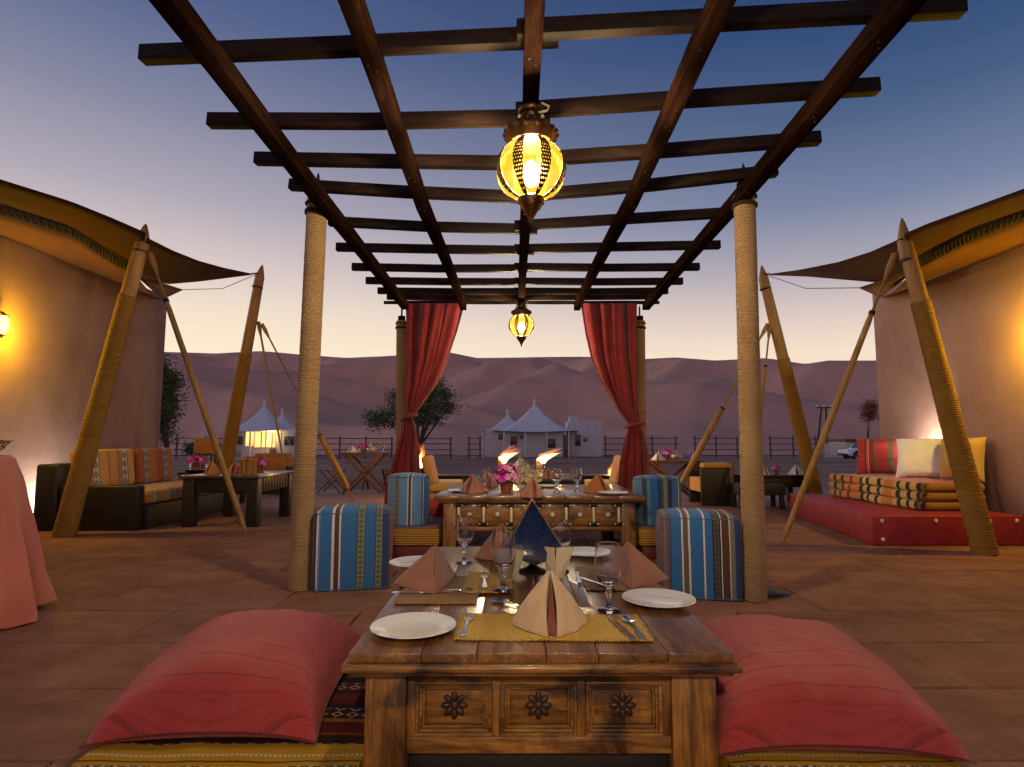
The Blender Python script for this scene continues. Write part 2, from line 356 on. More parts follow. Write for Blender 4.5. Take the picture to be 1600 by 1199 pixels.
# ================================================================ LODGES WITH AWNINGS
def strip(a, b, n=24, sag=0.0):
    def samp(q, s):
        xs = [i/(len(q)-1) for i in range(len(q))]
        return atX(pl(s, xs, [p[0] for p in q]), pl(s, xs, [p[1] for p in q]), pl(s, xs, [p[2] for p in q]))
    def fn(u, v):
        p = samp(a, u).lerp(samp(b, u), v); p.z -= sag*math.sin(v*PI); return p
    return MB().grid(fn, n, 6)
def lodge(label, side, wx, far, ztop, L0, L1, L2, tip, corner, upper, lower, flap):
    b = thing('tent_lodge', label, 'building', (wx + side*.15, far-2, 0))
    x0, x1 = sorted((wx, wx+side*.3))
    MB().box((x0, -3, 0), (x1, far, ztop+.07)).build('wall', m_plaster, b, True, bevel=.03, seg=3)
    MB().box((x0+.001 if side > 0 else x0-4.2, far-.3, 0), (x1+4.2 if side > 0 else x1-.001, far-.002, ztop)).build('end_wall', m_plaster, b, True, bevel=.03)
    L3 = [(p[0], p[1]+2, wx-side*.006) for p in corner]
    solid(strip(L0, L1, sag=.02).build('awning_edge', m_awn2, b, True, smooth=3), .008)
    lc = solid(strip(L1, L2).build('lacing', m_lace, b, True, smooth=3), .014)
    # cord loops across the lacing band
    cords = MB()
    xs = [i/(len(L1)-1) for i in range(len(L1))]
    def sm(q, s): return atX(pl(s, xs, [p[0] for p in q]), pl(s, xs, [p[1] for p in q]), pl(s, xs, [p[2] for p in q]))
    for i in range(34):
        s = .25 + .75*i/34; a, c = sm(L1, s), sm(L2, s+.018)
        cords.tube([a+Vector((-side*.012, 0, -.01)), (a+c)/2+Vector((-side*.03, 0, -.02)), c+Vector((-side*.012, 0, -.01))], .007, 6)
    cords.build('lacing_cord', m_lace, lc)
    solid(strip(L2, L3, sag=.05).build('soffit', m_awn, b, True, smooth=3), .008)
    # roof canvas rising from the outer edge over the building
    def roof(u, v):
        q = sm(L0, u); return Vector((lerp(q.x, wx+side*2.6, v), q.y, q.z + .012 + 1.25*v*(1-.25*v) - .30*math.sin(v*PI)*.6))
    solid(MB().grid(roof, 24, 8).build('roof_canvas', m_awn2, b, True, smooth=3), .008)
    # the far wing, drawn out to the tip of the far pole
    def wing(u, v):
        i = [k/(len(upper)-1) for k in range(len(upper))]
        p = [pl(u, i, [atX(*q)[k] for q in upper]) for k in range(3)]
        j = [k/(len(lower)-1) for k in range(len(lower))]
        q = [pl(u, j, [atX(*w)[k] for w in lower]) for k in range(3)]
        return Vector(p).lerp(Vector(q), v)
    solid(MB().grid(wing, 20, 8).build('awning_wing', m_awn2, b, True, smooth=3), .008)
    fp = [atX(*q) for q in flap]
    solid(MB().grid(lambda u, v: fp[0].lerp(fp[1], u).lerp(fp[2], v), 4, 4).build('awning_flap', m_awn, b, True, smooth=3), .008)
    MB().tube([tip, atX(*upper[-1])], .012, 6).build('tension_cord', m_iron, b, True)
    MB().tube([fp[1], (fp[1]+tip)/2 + Vector((0, 0, -.12)), tip], .005, 6).build('tension_cord', m_iron, b, True)
    return b
WXL, WXR = -5.6, 5.0
tipL = atY(405, 427, 9.5); tipR = atY(1193, 428, 9.0)
lodge('plastered lodge wall under a brown canvas awning, on the side of the pink tablecloth', -1, WXL, 9.46, 3.27,
      [(-260, 190, -4.6), (-130, 240, -4.55), (0, 283, -4.5), (110, 317, -4.3), (175, 343, -4.1), (228, 366, -3.95)],
      [(-260, 225, -5.0), (-130, 272, -5.0), (0, 318, -4.95), (112, 354, -4.85), (160, 384, -4.7), (212, 412, -4.45)],
      [(-260, 245, -5.05), (-130, 290, -5.05), (0, 336, -5.0), (112, 369, -4.9), (160, 402, -4.8), (212, 430, -4.6)],
      tipL, [(-260, 258, 0), (-130, 312, 0), (0, 364, 0), (112, 410, 0), (190, 441, 0), (252, 466, 0)],
      [(230, 372, -3.95), (270, 392, -3.98), (310, 408, -4.03), (350, 419, -4.08), (393, 428, -4.15)],
      [(214, 432, -4.6), (262, 444, -4.7), (310, 440, -4.5), (350, 435, -4.3), (393, 429.5, -4.17)],
      [(210, 429, -4.6), (286, 453, -4.9), (254, 468, -5.57)])
lodge('plastered lodge wall under a brown canvas awning, behind the crimson daybed', 1, WXR, 8.08, 2.98,
      [(1870, 190, 4.15), (1735, 246, 4.1), (1600, 298, 4.05), (1520, 327, 3.95), (1450, 352, 3.8), (1413, 368, 3.72)],
      [(1870, 225, 4.4), (1735, 278, 4.4), (1600, 328, 4.35), (1520, 356, 4.3), (1460, 386, 4.15), (1428, 404, 4.02)],
      [(1870, 240, 4.45), (1735, 293, 4.45), (1600, 343, 4.4), (1520, 376, 4.35), (1465, 404, 4.2), (1430, 422, 4.08)],
      tipR, [(1870, 278, 0), (1735, 328, 0), (1600, 378, 0), (1500, 417, 0), (1440, 440, 0), (1378, 463, 0)],
      [(1410, 372, 3.72), (1360, 394, 3.75), (1310, 410, 3.78), (1250, 422, 3.83), (1203, 428.5, 3.9)],
      [(1428, 424, 4.08), (1380, 442, 4.2), (1320, 437, 4.1), (1260, 432, 3.98), (1203, 430, 3.92)],
      [(1432, 421, 4.08), (1342, 450, 4.2), (1376, 465, 4.98)])
# ---------------------------------------------------------------- rope wound shafts
def rope_wrap(p, q, r0, r1, pitch, seg=18, jit=.06):
    p, q = Vector(p), Vector(q); n = max(4, int((q-p).length/pitch)); pts, rad = [], []
    for i in range(n):
        a = pitch*.23*(1+random.uniform(-jit*4, jit*4)); rr = lerp(r0, r1, i/n)*(1+random.uniform(-jit, jit)*.18)
        for f, k in ((0.02, -.55), (.25, .55), (.5, 1.0), (.75, .55)):
            pts.append(p.lerp(q, min(1, (i+f)/n))); rad.append(rr + a*k)
    return MB().tube(pts, rad, seg)
def awning_pole(label, base, top, cut, r0, r1, tip, cap=None):
    o = thing('awning_pole', label, 'pole', base, 0, 'leaning awning poles')
    base, top = Vector(base), Vector(top); c = base.lerp(top, cut)
    MB().tube([c - (top-base)*.02, c, base.lerp(top, (cut+1)/2), top], [r1*1.02, r1*1.02, r1*.95, r1*.86], 16).build('shaft', m_pole, o, True)
    rope_wrap(base, c, r0, r1*1.12, .021).build('rope_wrap', m_rope2, o, True)
    d = (Vector(tip)-top)
    # curved blade-like finial plate
    x = (1 if d.x > 0 else -1)
    MB().tube([top-d*.9, top-d*.1, top+d*.35, top+d*.8, Vector(tip)], [r1*.9, r1*.88, r1*.62, r1*.3, .006], 12).build('finial', m_pole, o, True)
    MB().tube([top-d*1.0, top-d*.9], [r1*1.02, r1*1.02], 16).build('collar', m_iron, o, True)
    return o
awning_pole('thick rope-wound pole leaning beside the striped orange sofa', atZ(100, 838), atY(224, 372, 6.37), .80, .105, .078, atY(228, 350, 6.37))
awning_pole('slimmer far pole leaning behind the dark coffee table, awning cord at its tip', atZ(342, 787), atY(406, 432, 9.5), .655, .105, .085, atY(410, 414, 9.5))
awning_pole('thick rope-wound pole leaning in front of the crimson daybed', atZ(1540, 866), atY(1413, 375, 5.55), .79, .098, .072, atY(1409, 341, 5.55))
awning_pole('slimmer far pole leaning past the far end of the crimson daybed', atZ(1280, 794), atY(1193, 434, 9.0), .64, .10, .082, atY(1190, 415, 9.0))
def strut(label, top, foot, k0, k1, r=.036):
    top, foot = Vector(top), Vector(foot)
    o = thing('guy_strut', label, 'strut', foot, 0, 'stay rods of the awnings')
    MB().tube([top, foot], .014, 8).build('rod', m_pole, o, True)
    a, b = top.lerp(foot, k0), top.lerp(foot, k1)
    MB().tube([a, a.lerp(b, .03), a.lerp(b, .5), a.lerp(b, .97), b], [r*.62, r*.85, r, r*.85, r*.6], 12).build('wooden_sleeve', m_pole, o, True)
    MB().tube([a - (b-a)*.012, a + (b-a)*.004], r*.9, 12).build('ferrule', m_iron, o, True)
    d = (foot-top).normalized()
    MB().tube([top-d*.02, top+d*.10, top+d*.22], [.03, .034, .018], 8).build('bracket', m_pole, o, True)
    return o
strut('wooden stay rod crossing in front of the dark coffee table', atY(235, 398, 6.4), atZ(384, 833), .17, .985, .034)
strut('thin stay rod hanging in front of the glowing tent', atY(404, 505, 9.6), atZ(455, 790), .0, .66, .018)
strut('stay rod coming down between rope post and folding table with white napkins', atY(410, 508, 9.6), atZ(553, 782), .62, .93, .055)
strut('wooden stay rod standing at the corner of the crimson daybed', atY(1397, 400, 5.6), atZ(1222, 850), .20, .985, .032)
strut('stay rod coming down beside the folding table with the magenta bouquet', atY(1199, 508, 9.05), atZ(1046, 790), .46, .88, .05)
strut('short stay rod mostly hidden behind the rope post beside dark armchair', atY(1203, 508, 9.05), atZ(1172, 800), .24, .9, .03)
# ================================================================ PERGOLA
BE = [((216, 80), 52, (1498, 17)), ((322, 183), 178, (1366, 142)), ((397, 245), 252, (1279, 219)), ((452, 288), 308, (1210, 270)),
      ((512, 343), 355, (1146, 335)), ((525, 385), 390, (1124, 384)), ((549, 416), 418, (1092, 418)), ((571, 438), 440, (1066, 440)), ((590, 454), 455, (1043, 455)), ((604, 463), 465, (1026, 464))]
ZR = 2.74
beams = []
for l, ym, r in BE:
    a, b = atZ(*l, ZR), atZ(*r, ZR)
    for it in range(3):
        mx = .11; Ym = a.y + (b.y-a.y)*(mx-a.x)/(b.x-a.x)
    m = atY(CX + mx/ (Ym*CP + 1.7*SP)*F, ym, Ym)
    beams.append((a, m, b))
per = thing('pergola', 'dark timber pergola frame on four rope-wound posts above the dining tables', 'pergola', (0.1, 5.6, 0))
for a, m, b in beams:
    for p, q, e in ((a, m, .03), (m, b, .03)):
        d = (q-p).normalized()
        pp = p if p is a else p - d*.0 + Vector((0, .0, 0)); qq = q
        off = Vector((0, random.uniform(-.012, .012) + (.022 if p is a else -.022), random.uniform(-.004, .004)))
        ex = d*.09
        mid = (p+q)/2 + Vector((0, random.uniform(-.01, .01), random.uniform(-.012, .004)))
        pts = [p, mid, q+ex] if p is a else [p-ex, mid, q]
        MB().sweep([x+off for x in pts], .058, .072).build('crossbeam', m_beamx, per, True, bevel=.004)
def zbeam(bm, X):
    a, m, b = bm
    return (a.lerp(m, (X-a.x)/(m.x-a.x)) if X < m.x else m.lerp(b, (X-m.x)/(b.x-m.x)))
RX = []
for p0, p1 in (((254, 0), (612, 455)), ((545, 0), (716, 460)), ((836, 0), (815, 460)), ((1132, 0), (912, 460)), ((1425, 0), (1033, 455))):
    RX.append((atZ(*p0, 2.63), atZ(*p1, 2.63)))
raft = []
for k, (pa_, pb_) in enumerate(RX):
    xa, ya, xb, yb = pa_.x, pa_.y, pb_.x, pb_.y
    pts = []
    for bm in beams:
        X = lerp(xa, xb, (bm[1].y-ya)/(yb-ya)); p = zbeam(bm, X); pts.append(p + Vector((0, 0, -.082)))
    d = pts[0]-pts[1]; d.z *= .2
    pts = [pts[0] + d*7.5] + pts + [pts[-1] + (pts[-1]-pts[-2])*.6]
    raft.append(pts)
    MB().sweep(pts, .085 if k in (0, 4) else .075, .09).build('rafter', m_beam, per, True, bevel=.004)
nail_me = MB().sphere((0, 0, 0), .006, 6, 4).mesh('bolt', m_iron)
for k in (1, 2, 3, 4):
    for p in raft[k][1:5]:
        for s in (-.014, .014):
            o = link('bolt', nail_me, per); o.location = p + Vector((s, s*1.5, -.046)) - per.location
def post(base, top, r, pitch, seg):
    base, top = Vector(base), Vector(top)
    o = rope_wrap(base + Vector((0, 0, .0)), top, r, r*.96, pitch, seg).build('post', m_rope, per, True)
    MB().tube([top.lerp(base, .001), top + Vector((0, 0, .06))], [r*.7, r*.7], 14).build('post_core', m_beam, o)
    MB().tube([top + Vector((0, 0, .05)), top + Vector((0, 0, .17)), top + Vector((0, 0, .20))], [.012, .012, .004], 8).build('bolt_rod', m_iron, o)
    for h in (.96, .965, .985):
        c = base.lerp(top, h)
        ring = [c + Vector((math.cos(a)*(r+.006), math.sin(a)*(r+.006), .004*math.sin(2*a))) for a in [2*PI*i/20 for i in range(21)]]
        MB().tube(ring, .008, 6).build('binding_cord', m_lace, o)
PL = atZ(467, 921); PR = atZ(1180, 938)
post(PL, atY(496, 312, PL.y+.02), .072, .0135, 22)
post(PR, atY(1163, 300, PR.y+.02), .070, .0135, 22)
YF = 7.55
post((atY(628, 700, YF).x, YF, 0), (atY(628, 480, YF).x, YF, 2.55), .068, .017, 18)
post((atY(1000, 700, YF).x, YF, 0), (atY(999, 480, YF).x, YF, 2.55), .068, .017, 18)
# bamboo curtain rod across the far end
ra, rb = atY(600, 473, YF-.02), atY(1030, 473, YF-.02)
MB().tube([ra.lerp(rb, i/8) for i in range(9)], [.022 + (.004 if i % 2 else 0) for i in range(9)], 10).build('curtain_rod', m_beamx, per, True)
# ---------------------------------------------------------------- curtains
m_red = fabric('curtain_red', C(.13, .008, .011), C(.20, .015, .019), rough=.75, weave=700, sheen=.2)
def curtain(label, rows, seed, folds):
    """rows: (pixel y, left x, right x) down the drape"""
    ys = [r[0] for r in rows]; lx = [r[1] for r in rows]; rx = [r[2] for r in rows]
    rr = random.Random(seed); ph = [rr.uniform(0, 6) for _ in range(4)]
    base = atZ((lx[-1]+rx[-1])/2, 812)
    o = thing('curtain', label, 'curtain', base, 0, 'red curtains tied to the far posts')
    def fn(u, v):
        y = lerp(ys[0], ys[-1], v); a, b = pl(y, ys, lx), pl(y, ys, rx)
        uu = u + .035*math.sin(u*9+ph[0]+v*3)
        amp = .035 + .05*min(1, (b-a)/90)
        s = math.sin(uu*folds*2*PI+ph[1] + v*1.2)
        dy = amp*(s*.8 + .35*math.sin(uu*folds*4.3*PI+ph[2]+v*4)) + .02*noise.noise(Vector((u*6, v*9, seed)))
        return atY(lerp(a, b, u) + 3.5*math.cos(uu*folds*2*PI+ph[1])*min(1, (b-a)/60), y, YF-.10 + dy)
    solid(MB().grid(fn, 90, 90).build('drape', m_red, o, True, smooth=3), .006)
    k = min(range(len(rows)), key=lambda i: rx[i]-lx[i])
    c = atY((lx[k]+rx[k])/2, ys[k], YF-.08); w = (rx[k]-lx[k])/F*YF*.5 + .03
    MB().tube([c + Vector((math.cos(a)*w*1.15, math.sin(a)*.13, .03*math.cos(a))) for a in [2*PI*i/24 for i in range(25)]], .022, 8).build('tie_band', m_red, o, True)
    return o
curtain('red curtain gathered at the far post beside the acacia tree',
        [(474, 636, 729), (520, 637, 716), (560, 638, 702), (600, 637, 684), (630, 636, 662), (652, 634, 645), (680, 628, 652), (720, 616, 657), (760, 606, 660), (808, 600, 663)], 3, 4)
curtain('red curtain gathered at the far post beside the white tent annex',
        [(474, 904, 994), (520, 911, 994), (560, 920, 994), (600, 938, 994), (640, 962, 995), (664, 982, 1000), (690, 974, 1008), (720, 967, 1012), (760, 964, 1016), (808, 962, 1018)], 8, 4)
# ================================================================ LANTERNS AND LAMPS
m_bronze = plain('bronze', C(.05, .022, .010), C(.14, .065, .025), rough=.4, metal=.85, bs=.5, bscale=90)
t = NT('pierced_bronze')      # pierced strap: rows of small openings
_an = t.math('FRACT', t.math('MULTIPLY', t.n('ShaderNodeMath', {0: t.axis(1), 1: t.axis(0)}, operation='ARCTAN2').outputs[0], 84/(2*PI)))
_row = t.math('MULTIPLY', t.axis(2), 62.0); _an = t.math('FRACT', t.math('ADD', _an, t.math('MULTIPLY', t.math('MODULO', t.math('FLOOR', t.math('ADD', _row, 500.0)), 2.0), .5))); _zz = t.math('FRACT', _row)
_sz = t.math('ADD', t.math('POWER', t.math('SUBTRACT', _an, .5), 2.0), t.math('POWER', t.math('SUBTRACT', _zz, .5), 2.0))
_p = t.n('ShaderNodeBsdfPrincipled', {'Base Color': C(.06, .025, .012), 'Roughness': .45, 'Metallic': .7})
_tr = t.n('ShaderNodeBsdfTransparent'); _mx = t.n('ShaderNodeMixShader', {0: t.math('LESS_THAN', _sz, .085)})
t.t.links.new(_p.outputs[0], _mx.inputs[1]); t.t.links.new(_tr.outputs[0], _mx.inputs[2]); t.t.links.new(_mx.outputs[0], t.out.inputs[0]); m_pierced = t.m
t = NT('amber_glass')
_e = t.n('ShaderNodeEmission', {0: t.ramp(t.noise(9, 3), [(.3, C(1, .50, .008)), (.7, C(1, .66, .02))]), 1: 1.9}); _tr = t.n('ShaderNodeBsdfTransparent', {0: C(1, .88, .60)})
_gl = t.n('ShaderNodeBsdfGlossy', {0: C(1, .9, .7), 1: .12}); _m0 = t.n('ShaderNodeMixShader', {0: .07}); _mx = t.n('ShaderNodeMixShader', {0: .62})
t.t.links.new(_e.outputs[0], _mx.inputs[1]); t.t.links.new(_tr.outputs[0], _mx.inputs[2]); t.t.links.new(_mx.outputs[0], _m0.inputs[1]); t.t.links.new(_gl.outputs[0], _m0.inputs[2]); t.t.links.new(_m0.outputs[0], t.out.inputs[0]); m_amber = t.m
m_cable = plain('white_cable', C(.55, .5, .42), C(.65, .6, .5), rough=.5)
def lantern(label, loc, drop, watts, sc=1.0):
    o = thing('lantern', label, 'lantern', loc, 0, 'amber lanterns hung from the pergola'); o.scale = (sc,)*3
    MB().lathe([(.001, .0), (.03, 0), (.055, -.018), (.062, -.03), (.058, -.042), (.03, -.05), (.001, -.052)], 24).build('ceiling_rose', m_bronze, o)
    z = -drop
    for k in range(3):
        a = 2*PI*k/3 + .5
        MB().tube([(.056*math.cos(a), .056*math.sin(a), -.035), (.105*math.cos(a), .105*math.sin(a), z-.03)], .0035, 6).build('hanging_rod', m_bronze, o)
    MB().tube([(.05, -.02, -.0), (.085, -.03, -.06*drop/.2), (.075, -.03, -.6*drop), (.02, -.03, -.75*drop), (.0, 0, z+.02)], .0055, 8).build('cable', m_cable, o)
    MB().tube([(0, 0, -.05), (0, 0, z+.03)], .006, 8).build('stem', m_bronze, o)
    cr = MB().lathe([(.02, z+.035), (.045, z+.03), (.052, z+.012), (.05, z-.012), (.062, z-.02), (.066, z-.035)], 40, wob=lambda a, zz: 1+.07*math.cos(a*12)).build('crown', m_bronze, o)
    MB().lathe([(.062, z-.03), (.080, z-.034), (.102, z-.050), (.126, z-.064), (.128, z-.078), (.118, z-.092), (.108, z-.112), (.102, z-.120), (.06, z-.122)], 60, wob=lambda a, zz: 1+.045*math.cos(a*20) if zz > z-.08 else 1).build('crown_rim', m_bronze, cr)
    for k in range(12):
        a = 2*PI*k/12; MB().sphere((.062*math.cos(a), .062*math.sin(a), z+.002), .010, 8, 5).build('bead', m_cable if k % 2 else m_bronze, cr)
    R, H, zc = .160, .146, z-.245
    prof = [(max(R*math.sin(PI*f), .03), zc + H*math.cos(PI*f)) for f in [.10+.80*i/18 for i in range(19)]]
    MB().lathe(prof, 48, wob=lambda a, zz: 1+.012*math.cos(a*8)).build('globe', m_amber, o, smooth=3)
    for k in range(8):
        a0 = 2*PI*(k+.5)/8 + PI/2
        def rib(u, v, a0=a0):
            f = .10+.80*v; w = .155*(.75+.25*math.sin(PI*v)); a = a0 + (u-.5)*2*w*.95
            r = (R+.006)*math.sin(PI*f); return (r*math.cos(a), r*math.sin(a), zc+(H+.003)*math.cos(PI*f))
        solid(MB().grid(rib, 4, 20).build('strap', m_pierced, o, smooth=3), .004)
    bt = MB().lathe([(.050, zc-.132), (.060, zc-.138), (.056, zc-.152), (.05, zc-.168), (.046, zc-.182), (.03, zc-.2), (.014, zc-.232), (.004, zc-.262), (.001, zc-.27)], 40, wob=lambda a, zz: 1+.05*math.cos(a*10) if zz > zc-.17 else 1).build('finial', m_bronze, o)
    for k in range(10):
        a = 2*PI*k/10; MB().sphere((.054*math.cos(a), .054*math.sin(a), zc-.16), .008, 8, 5).build('bead', m_bronze, bt)
    A = 4*PI*.045*.045
    MB().sphere((0, 0, zc-.018), .036, 14, 10, (1, 1, 1.7)).build('bulb', emit('lit_bulb', C(1, .86, .66), watts/(PI*A)), o, smooth=3)
    return o
def rafter_at(Y, k=2):
    P = raft[k]; ys = [p.y for p in P]
    return Vector((pl(Y, ys, [p.x for p in P]), Y, pl(Y, ys, [p.z for p in P]) - .046))
lantern('large amber glass lantern with bronze straps, nearest to the camera under the middle rafter', rafter_at(2.66), .075, 300)
lantern('smaller looking amber lantern at the far end between the red curtains', rafter_at(6.75), .06, 240, .92)
lantern('added amber lantern, unseen behind the viewer, lighting the foreground', rafter_at(-1.45), .20, 540)  # unseen lantern added behind the viewer to light the foreground
m_sconce = emit('lit_sconce_glass', C(1, .56, .05), 14.0)
def sconce(label, side, p):
    o = thing('wall_sconce', label, 'wall lamp', p, 0, 'lit wall lamps')
    MB().box((-.02, -.05, -.16), (.02, .05, .16)).build('back_plate', m_bronze, o, bevel=.008)
    MB().tube([(-side*.015, 0, .10), (-side*.07, 0, .15), (-side*.11, 0, .13)], .009, 8).build('arm', m_bronze, o)
    T = Matrix.Translation((-side*.11, 0, 0))
    MB().lathe([(.03, -.10), (.052, -.05), (.058, 0), (.05, .06), (.036, .10)], 20, T).build('shade', m_sconce, o, smooth=3)
    MB().lathe([(.001, .15), (.012, .13), (.055, .105), (.058, .098), (.04, .096)], 20, T).build('cap', m_bronze, o)
    MB().lathe([(.001, -.15), (.01, -.13), (.035, -.105), (.033, -.098)], 20, T).build('finial', m_bronze, o)
    point('sconce_light', (-side*.20, 0, -.02), 100, (1, .59, .012), .05, o)
sconce('lit yellow wall lamp above the pink tablecloth, cut by the picture edge', -1, atX(-12, 508, WXL+.02))
sconce('lit yellow wall lamp beyond the pillows, cut by the picture edge', 1, atX(1650, 515, WXR-.02))
m_lens = emit('flash_lens', C(1, .90, .74), 30.0)
def flash_uplight(label, loc, watts, col=(1, .90, .76)):  # added fixture standing in for a hidden flash unit
    o = thing('flash_standin', label, 'added lamp', loc)
    MB().lathe([(.001, 0), (.055, 0), (.06, .01), (.06, .06), (.052, .068), (.045, .06), (.001, .058)], 20).build('housing', m_iron, o)
    MB().lathe([(.001, .060), (.043, .0605)], 20).build('lens', m_lens, o)
    l = bpy.data.lights.new('flash_beam', 'SPOT'); l.energy = watts; l.color = col; l.spot_size = math.radians(150); l.spot_blend = .8; l.shadow_soft_size = .04
    lo = bpy.data.objects.new('flash_beam', l); COL.objects.link(lo); lo.parent = o; lo.location = (0, 0, .075); lo.rotation_euler = (PI, 0, 0)
    return o
flash_uplight('added flash stand-in behind the striped sofa washing the wall white', (-5.50, 7.15, 0), 150)
# ================================================================ DINING FURNITURE
m_tblY = wood('table_wood_across', C(.035, .012, .003), C(.23, .098, .018), C(.40, .19, .04), axis=0, rough=.42, stain=.9, coat=.2)
m_tblZ = wood('table_wood_upright', C(.035, .012, .003), C(.23, .098, .018), C(.40, .19, .04), axis=2, rough=.42, stain=.9, coat=.2)
m_top = wood('table_top_wood', C(.05, .019, .006), C(.19, .080, .022), C(.30, .15, .05), axis=1, rough=.3, stain=.35, coat=.45)
m_tblD = plain('carved_dark', C(.018, .008, .004), C(.05, .022, .009), rough=.5)
m_bone = plain('bone', C(.5, .42, .3), C(.62, .55, .42), rough=.4)
m_dark = wood('dark_wenge', C(.004, .003, .003), C(.009, .006, .005), C(.016, .010, .008), axis=1, rough=.5, coat=.05)
m_gold = fabric('ribbed_gold', C(.42, .22, .03), C(.52, .29, .05), weave=200)
# near table ------------------------------------------------------
tx0, tx1, ty0, ty1, tz = -.455, .615, 1.68, 3.36, .42
T1 = thing('low_table', 'low carved wooden dining table in the foreground with three front panels', 'table', ((tx0+tx1)/2, (ty0+ty1)/2, 0))
npk = 6; x = tx0+.004; ws = [.21, .16, .2, .15, .2, .19]; sw = sum(ws)
for w in ws:
    w = w/sw*(tx1-tx0-.008)
    zz = random.uniform(-.0012, .0)
    MB().box((x+.0008, ty0+.012, tz-.026), (x+w-.0008, ty1-.012, tz+zz)).build('plank', m_top, T1, True, bevel=.0022); x += w
# moulded rim under the planks
def rim(z0, z1, e, nm): MB().box((tx0-e, ty0-e, z0), (tx1+e, ty1+e, z1)).build(nm, m_tblY, T1, True, bevel=.008, seg=3)
rim(tz-.048, tz-.0262, .012, 'top_edge'); rim(tz-.062, tz-.0482, -.006, 'top_edge')
lx0, lx1 = tx0+.045, tx1-.045; fy = ty0+.045
for xa, xb in ((lx0, lx0+.115), (lx1-.125, lx1)):
    for ya, yb in ((fy, fy+.11), (ty1-.155, ty1-.045)):
        MB().box((xa, ya, 0), (xb, yb, tz-.0622)).build('leg', m_tblZ, T1, True, bevel=.005)
ax0, ax1 = lx0+.1152, lx1-.1252; az0, az1 = .135, tz-.0622
def onface(nm, a, b, m, par=T1, bev=.003): return MB().box(a, b).build(nm, m, par, True, bevel=bev)
py = fy+.012
rails = [('rail', (ax0, py, az1-.03), (ax1, py+.03, az1)), ('rail', (ax0, py, az0), (ax1, py+.03, az0+.045))]
for nm, a, b in rails: onface(nm, a, b, m_tblY)
sw = .024; pw = (ax1-ax0-4*sw)/3
for i in range(4):
    xx = ax0 + i*(pw+sw); onface('stile', (xx, py+.001, az0+.0452), (xx+sw, py+.03, az1-.0302), m_tblZ)
pz0, pz1 = az0+.0452, az1-.0302
for i in range(3):
    xa = ax0+sw+i*(pw+sw)+.0003; xb = xa+pw-.0006; cx, cz = (xa+xb)/2, (pz0+pz1)/2
    pan = onface('panel', (xa, py+.026, pz0), (xb, py+.032, pz1), m_tblY)
    for k, (inn, dep, th) in enumerate(((.0, -.004, .010), (.010, .003, .008), (.018, .010, .007))):
        for a, b in (((xa+inn, py+dep, pz0+inn), (xb-inn, py+.0255, pz0+inn+th)), ((xa+inn, py+dep, pz1-inn-th), (xb-inn, py+.0255, pz1-inn)),
                     ((xa+inn, py+dep+.0004, pz0+inn+th), (xa+inn+th, py+.0255, pz1-inn-th)), ((xb-inn-th, py+dep+.0004, pz0+inn+th), (xb-inn, py+.0255, pz1-inn-th))):
            MB().box(a, b).build('moulding', m_tblY, pan, bevel=.0018)
    ro = MB()
    for k in range(8):
        a = 2*PI*k/8; R_ = Matrix.Translation((cx, py+.0225, cz)) @ Matrix.Rotation(a, 4, 'Y')
        ro.sphere((0, 0, 0), .016, 8, 5, (.6, .4, 1)); ro.v[-8*6:] = [tuple(R_ @ (Vector(p) + Vector((0, 0, .023)))) for p in ro.v[-8*6:]]
    ro.sphere((cx, py+.021, cz), .012, 10, 6, (1, .5, 1)); ro.build('rosette', m_tblD, pan, smooth=3)
onface('apron', (tx0+.06, fy+.1102, az0), (tx0+.08, ty1-.1552, az1), m_tblY); onface('apron', (tx1-.08, fy+.1102, az0), (tx1-.06, ty1-.1552, az1), m_tblY)
onface('apron', (ax0, ty1-.08, az0), (ax1, ty1-.06, az1), m_tblY)
onface('opening_shade', (ax0+.002, fy+.05, .03), (ax1-.002, fy+.065, .13), m_dark)  # dark sheet in place of the shade in the opening below the apron
# second table -----------------------------------------------------
sx0, sx1, sy0, sy1, sz = -.58, 1.04, 5.06, 6.25, .545
T2 = thing('low_table', 'low wooden table with a row of small knobbed drawers, beyond the foreground table', 'table', ((sx0+sx1)/2, (sy0+sy1)/2, 0))
x = sx0-.07; n = 8; w = (sx1-sx0+.14)/n
for i in range(n): MB().box((x+.001, sy0-.07, sz-.04), (x+w-.001, sy1+.07, sz+random.uniform(-.001, 0))).build('plank', m_top, T2, True, bevel=.003); x += w
MB().box((sx0-.045, sy0-.045, sz-.06), (sx1+.045, sy1+.045, sz-.0405)).build('top_edge', m_tblY, T2, True, bevel=.006)
for xa, xb in ((sx0, sx0+.11), (sx1-.12, sx1)):
    for ya, yb in ((sy0, sy0+.11), (sy1-.11, sy1)): MB().box((xa, ya, 0), (xb, yb, sz-.0603)).build('leg', m_tblZ, T2, True, bevel=.006)
a0, a1 = sx0+.1103, sx1-.1203; d0, d1 = .285, sz-.0605
MB().box((a0, sy0+.03, d0), (a1, sy0+.05, d1)).build('apron', m_tblY, T2, True, bevel=.003)
MB().box((a0, sy0-.002, d0-.035), (a1, sy0+.05, d0-.0005)).build('ledge', m_tblY, T2, True, bevel=.005)
for yy in (sy1-.05,): MB().box((a0, yy, d0), (a1, yy+.02, d1)).build('apron', m_tblY, T2, True, bevel=.003)
for xx in (sx0+.03, sx1-.05): MB().box((xx, sy0+.1103, d0), (xx+.02, sy1-.1103, d1)).build('apron', m_tblY, T2, True, bevel=.003)
nd = 6; dw = (a1-a0)/nd
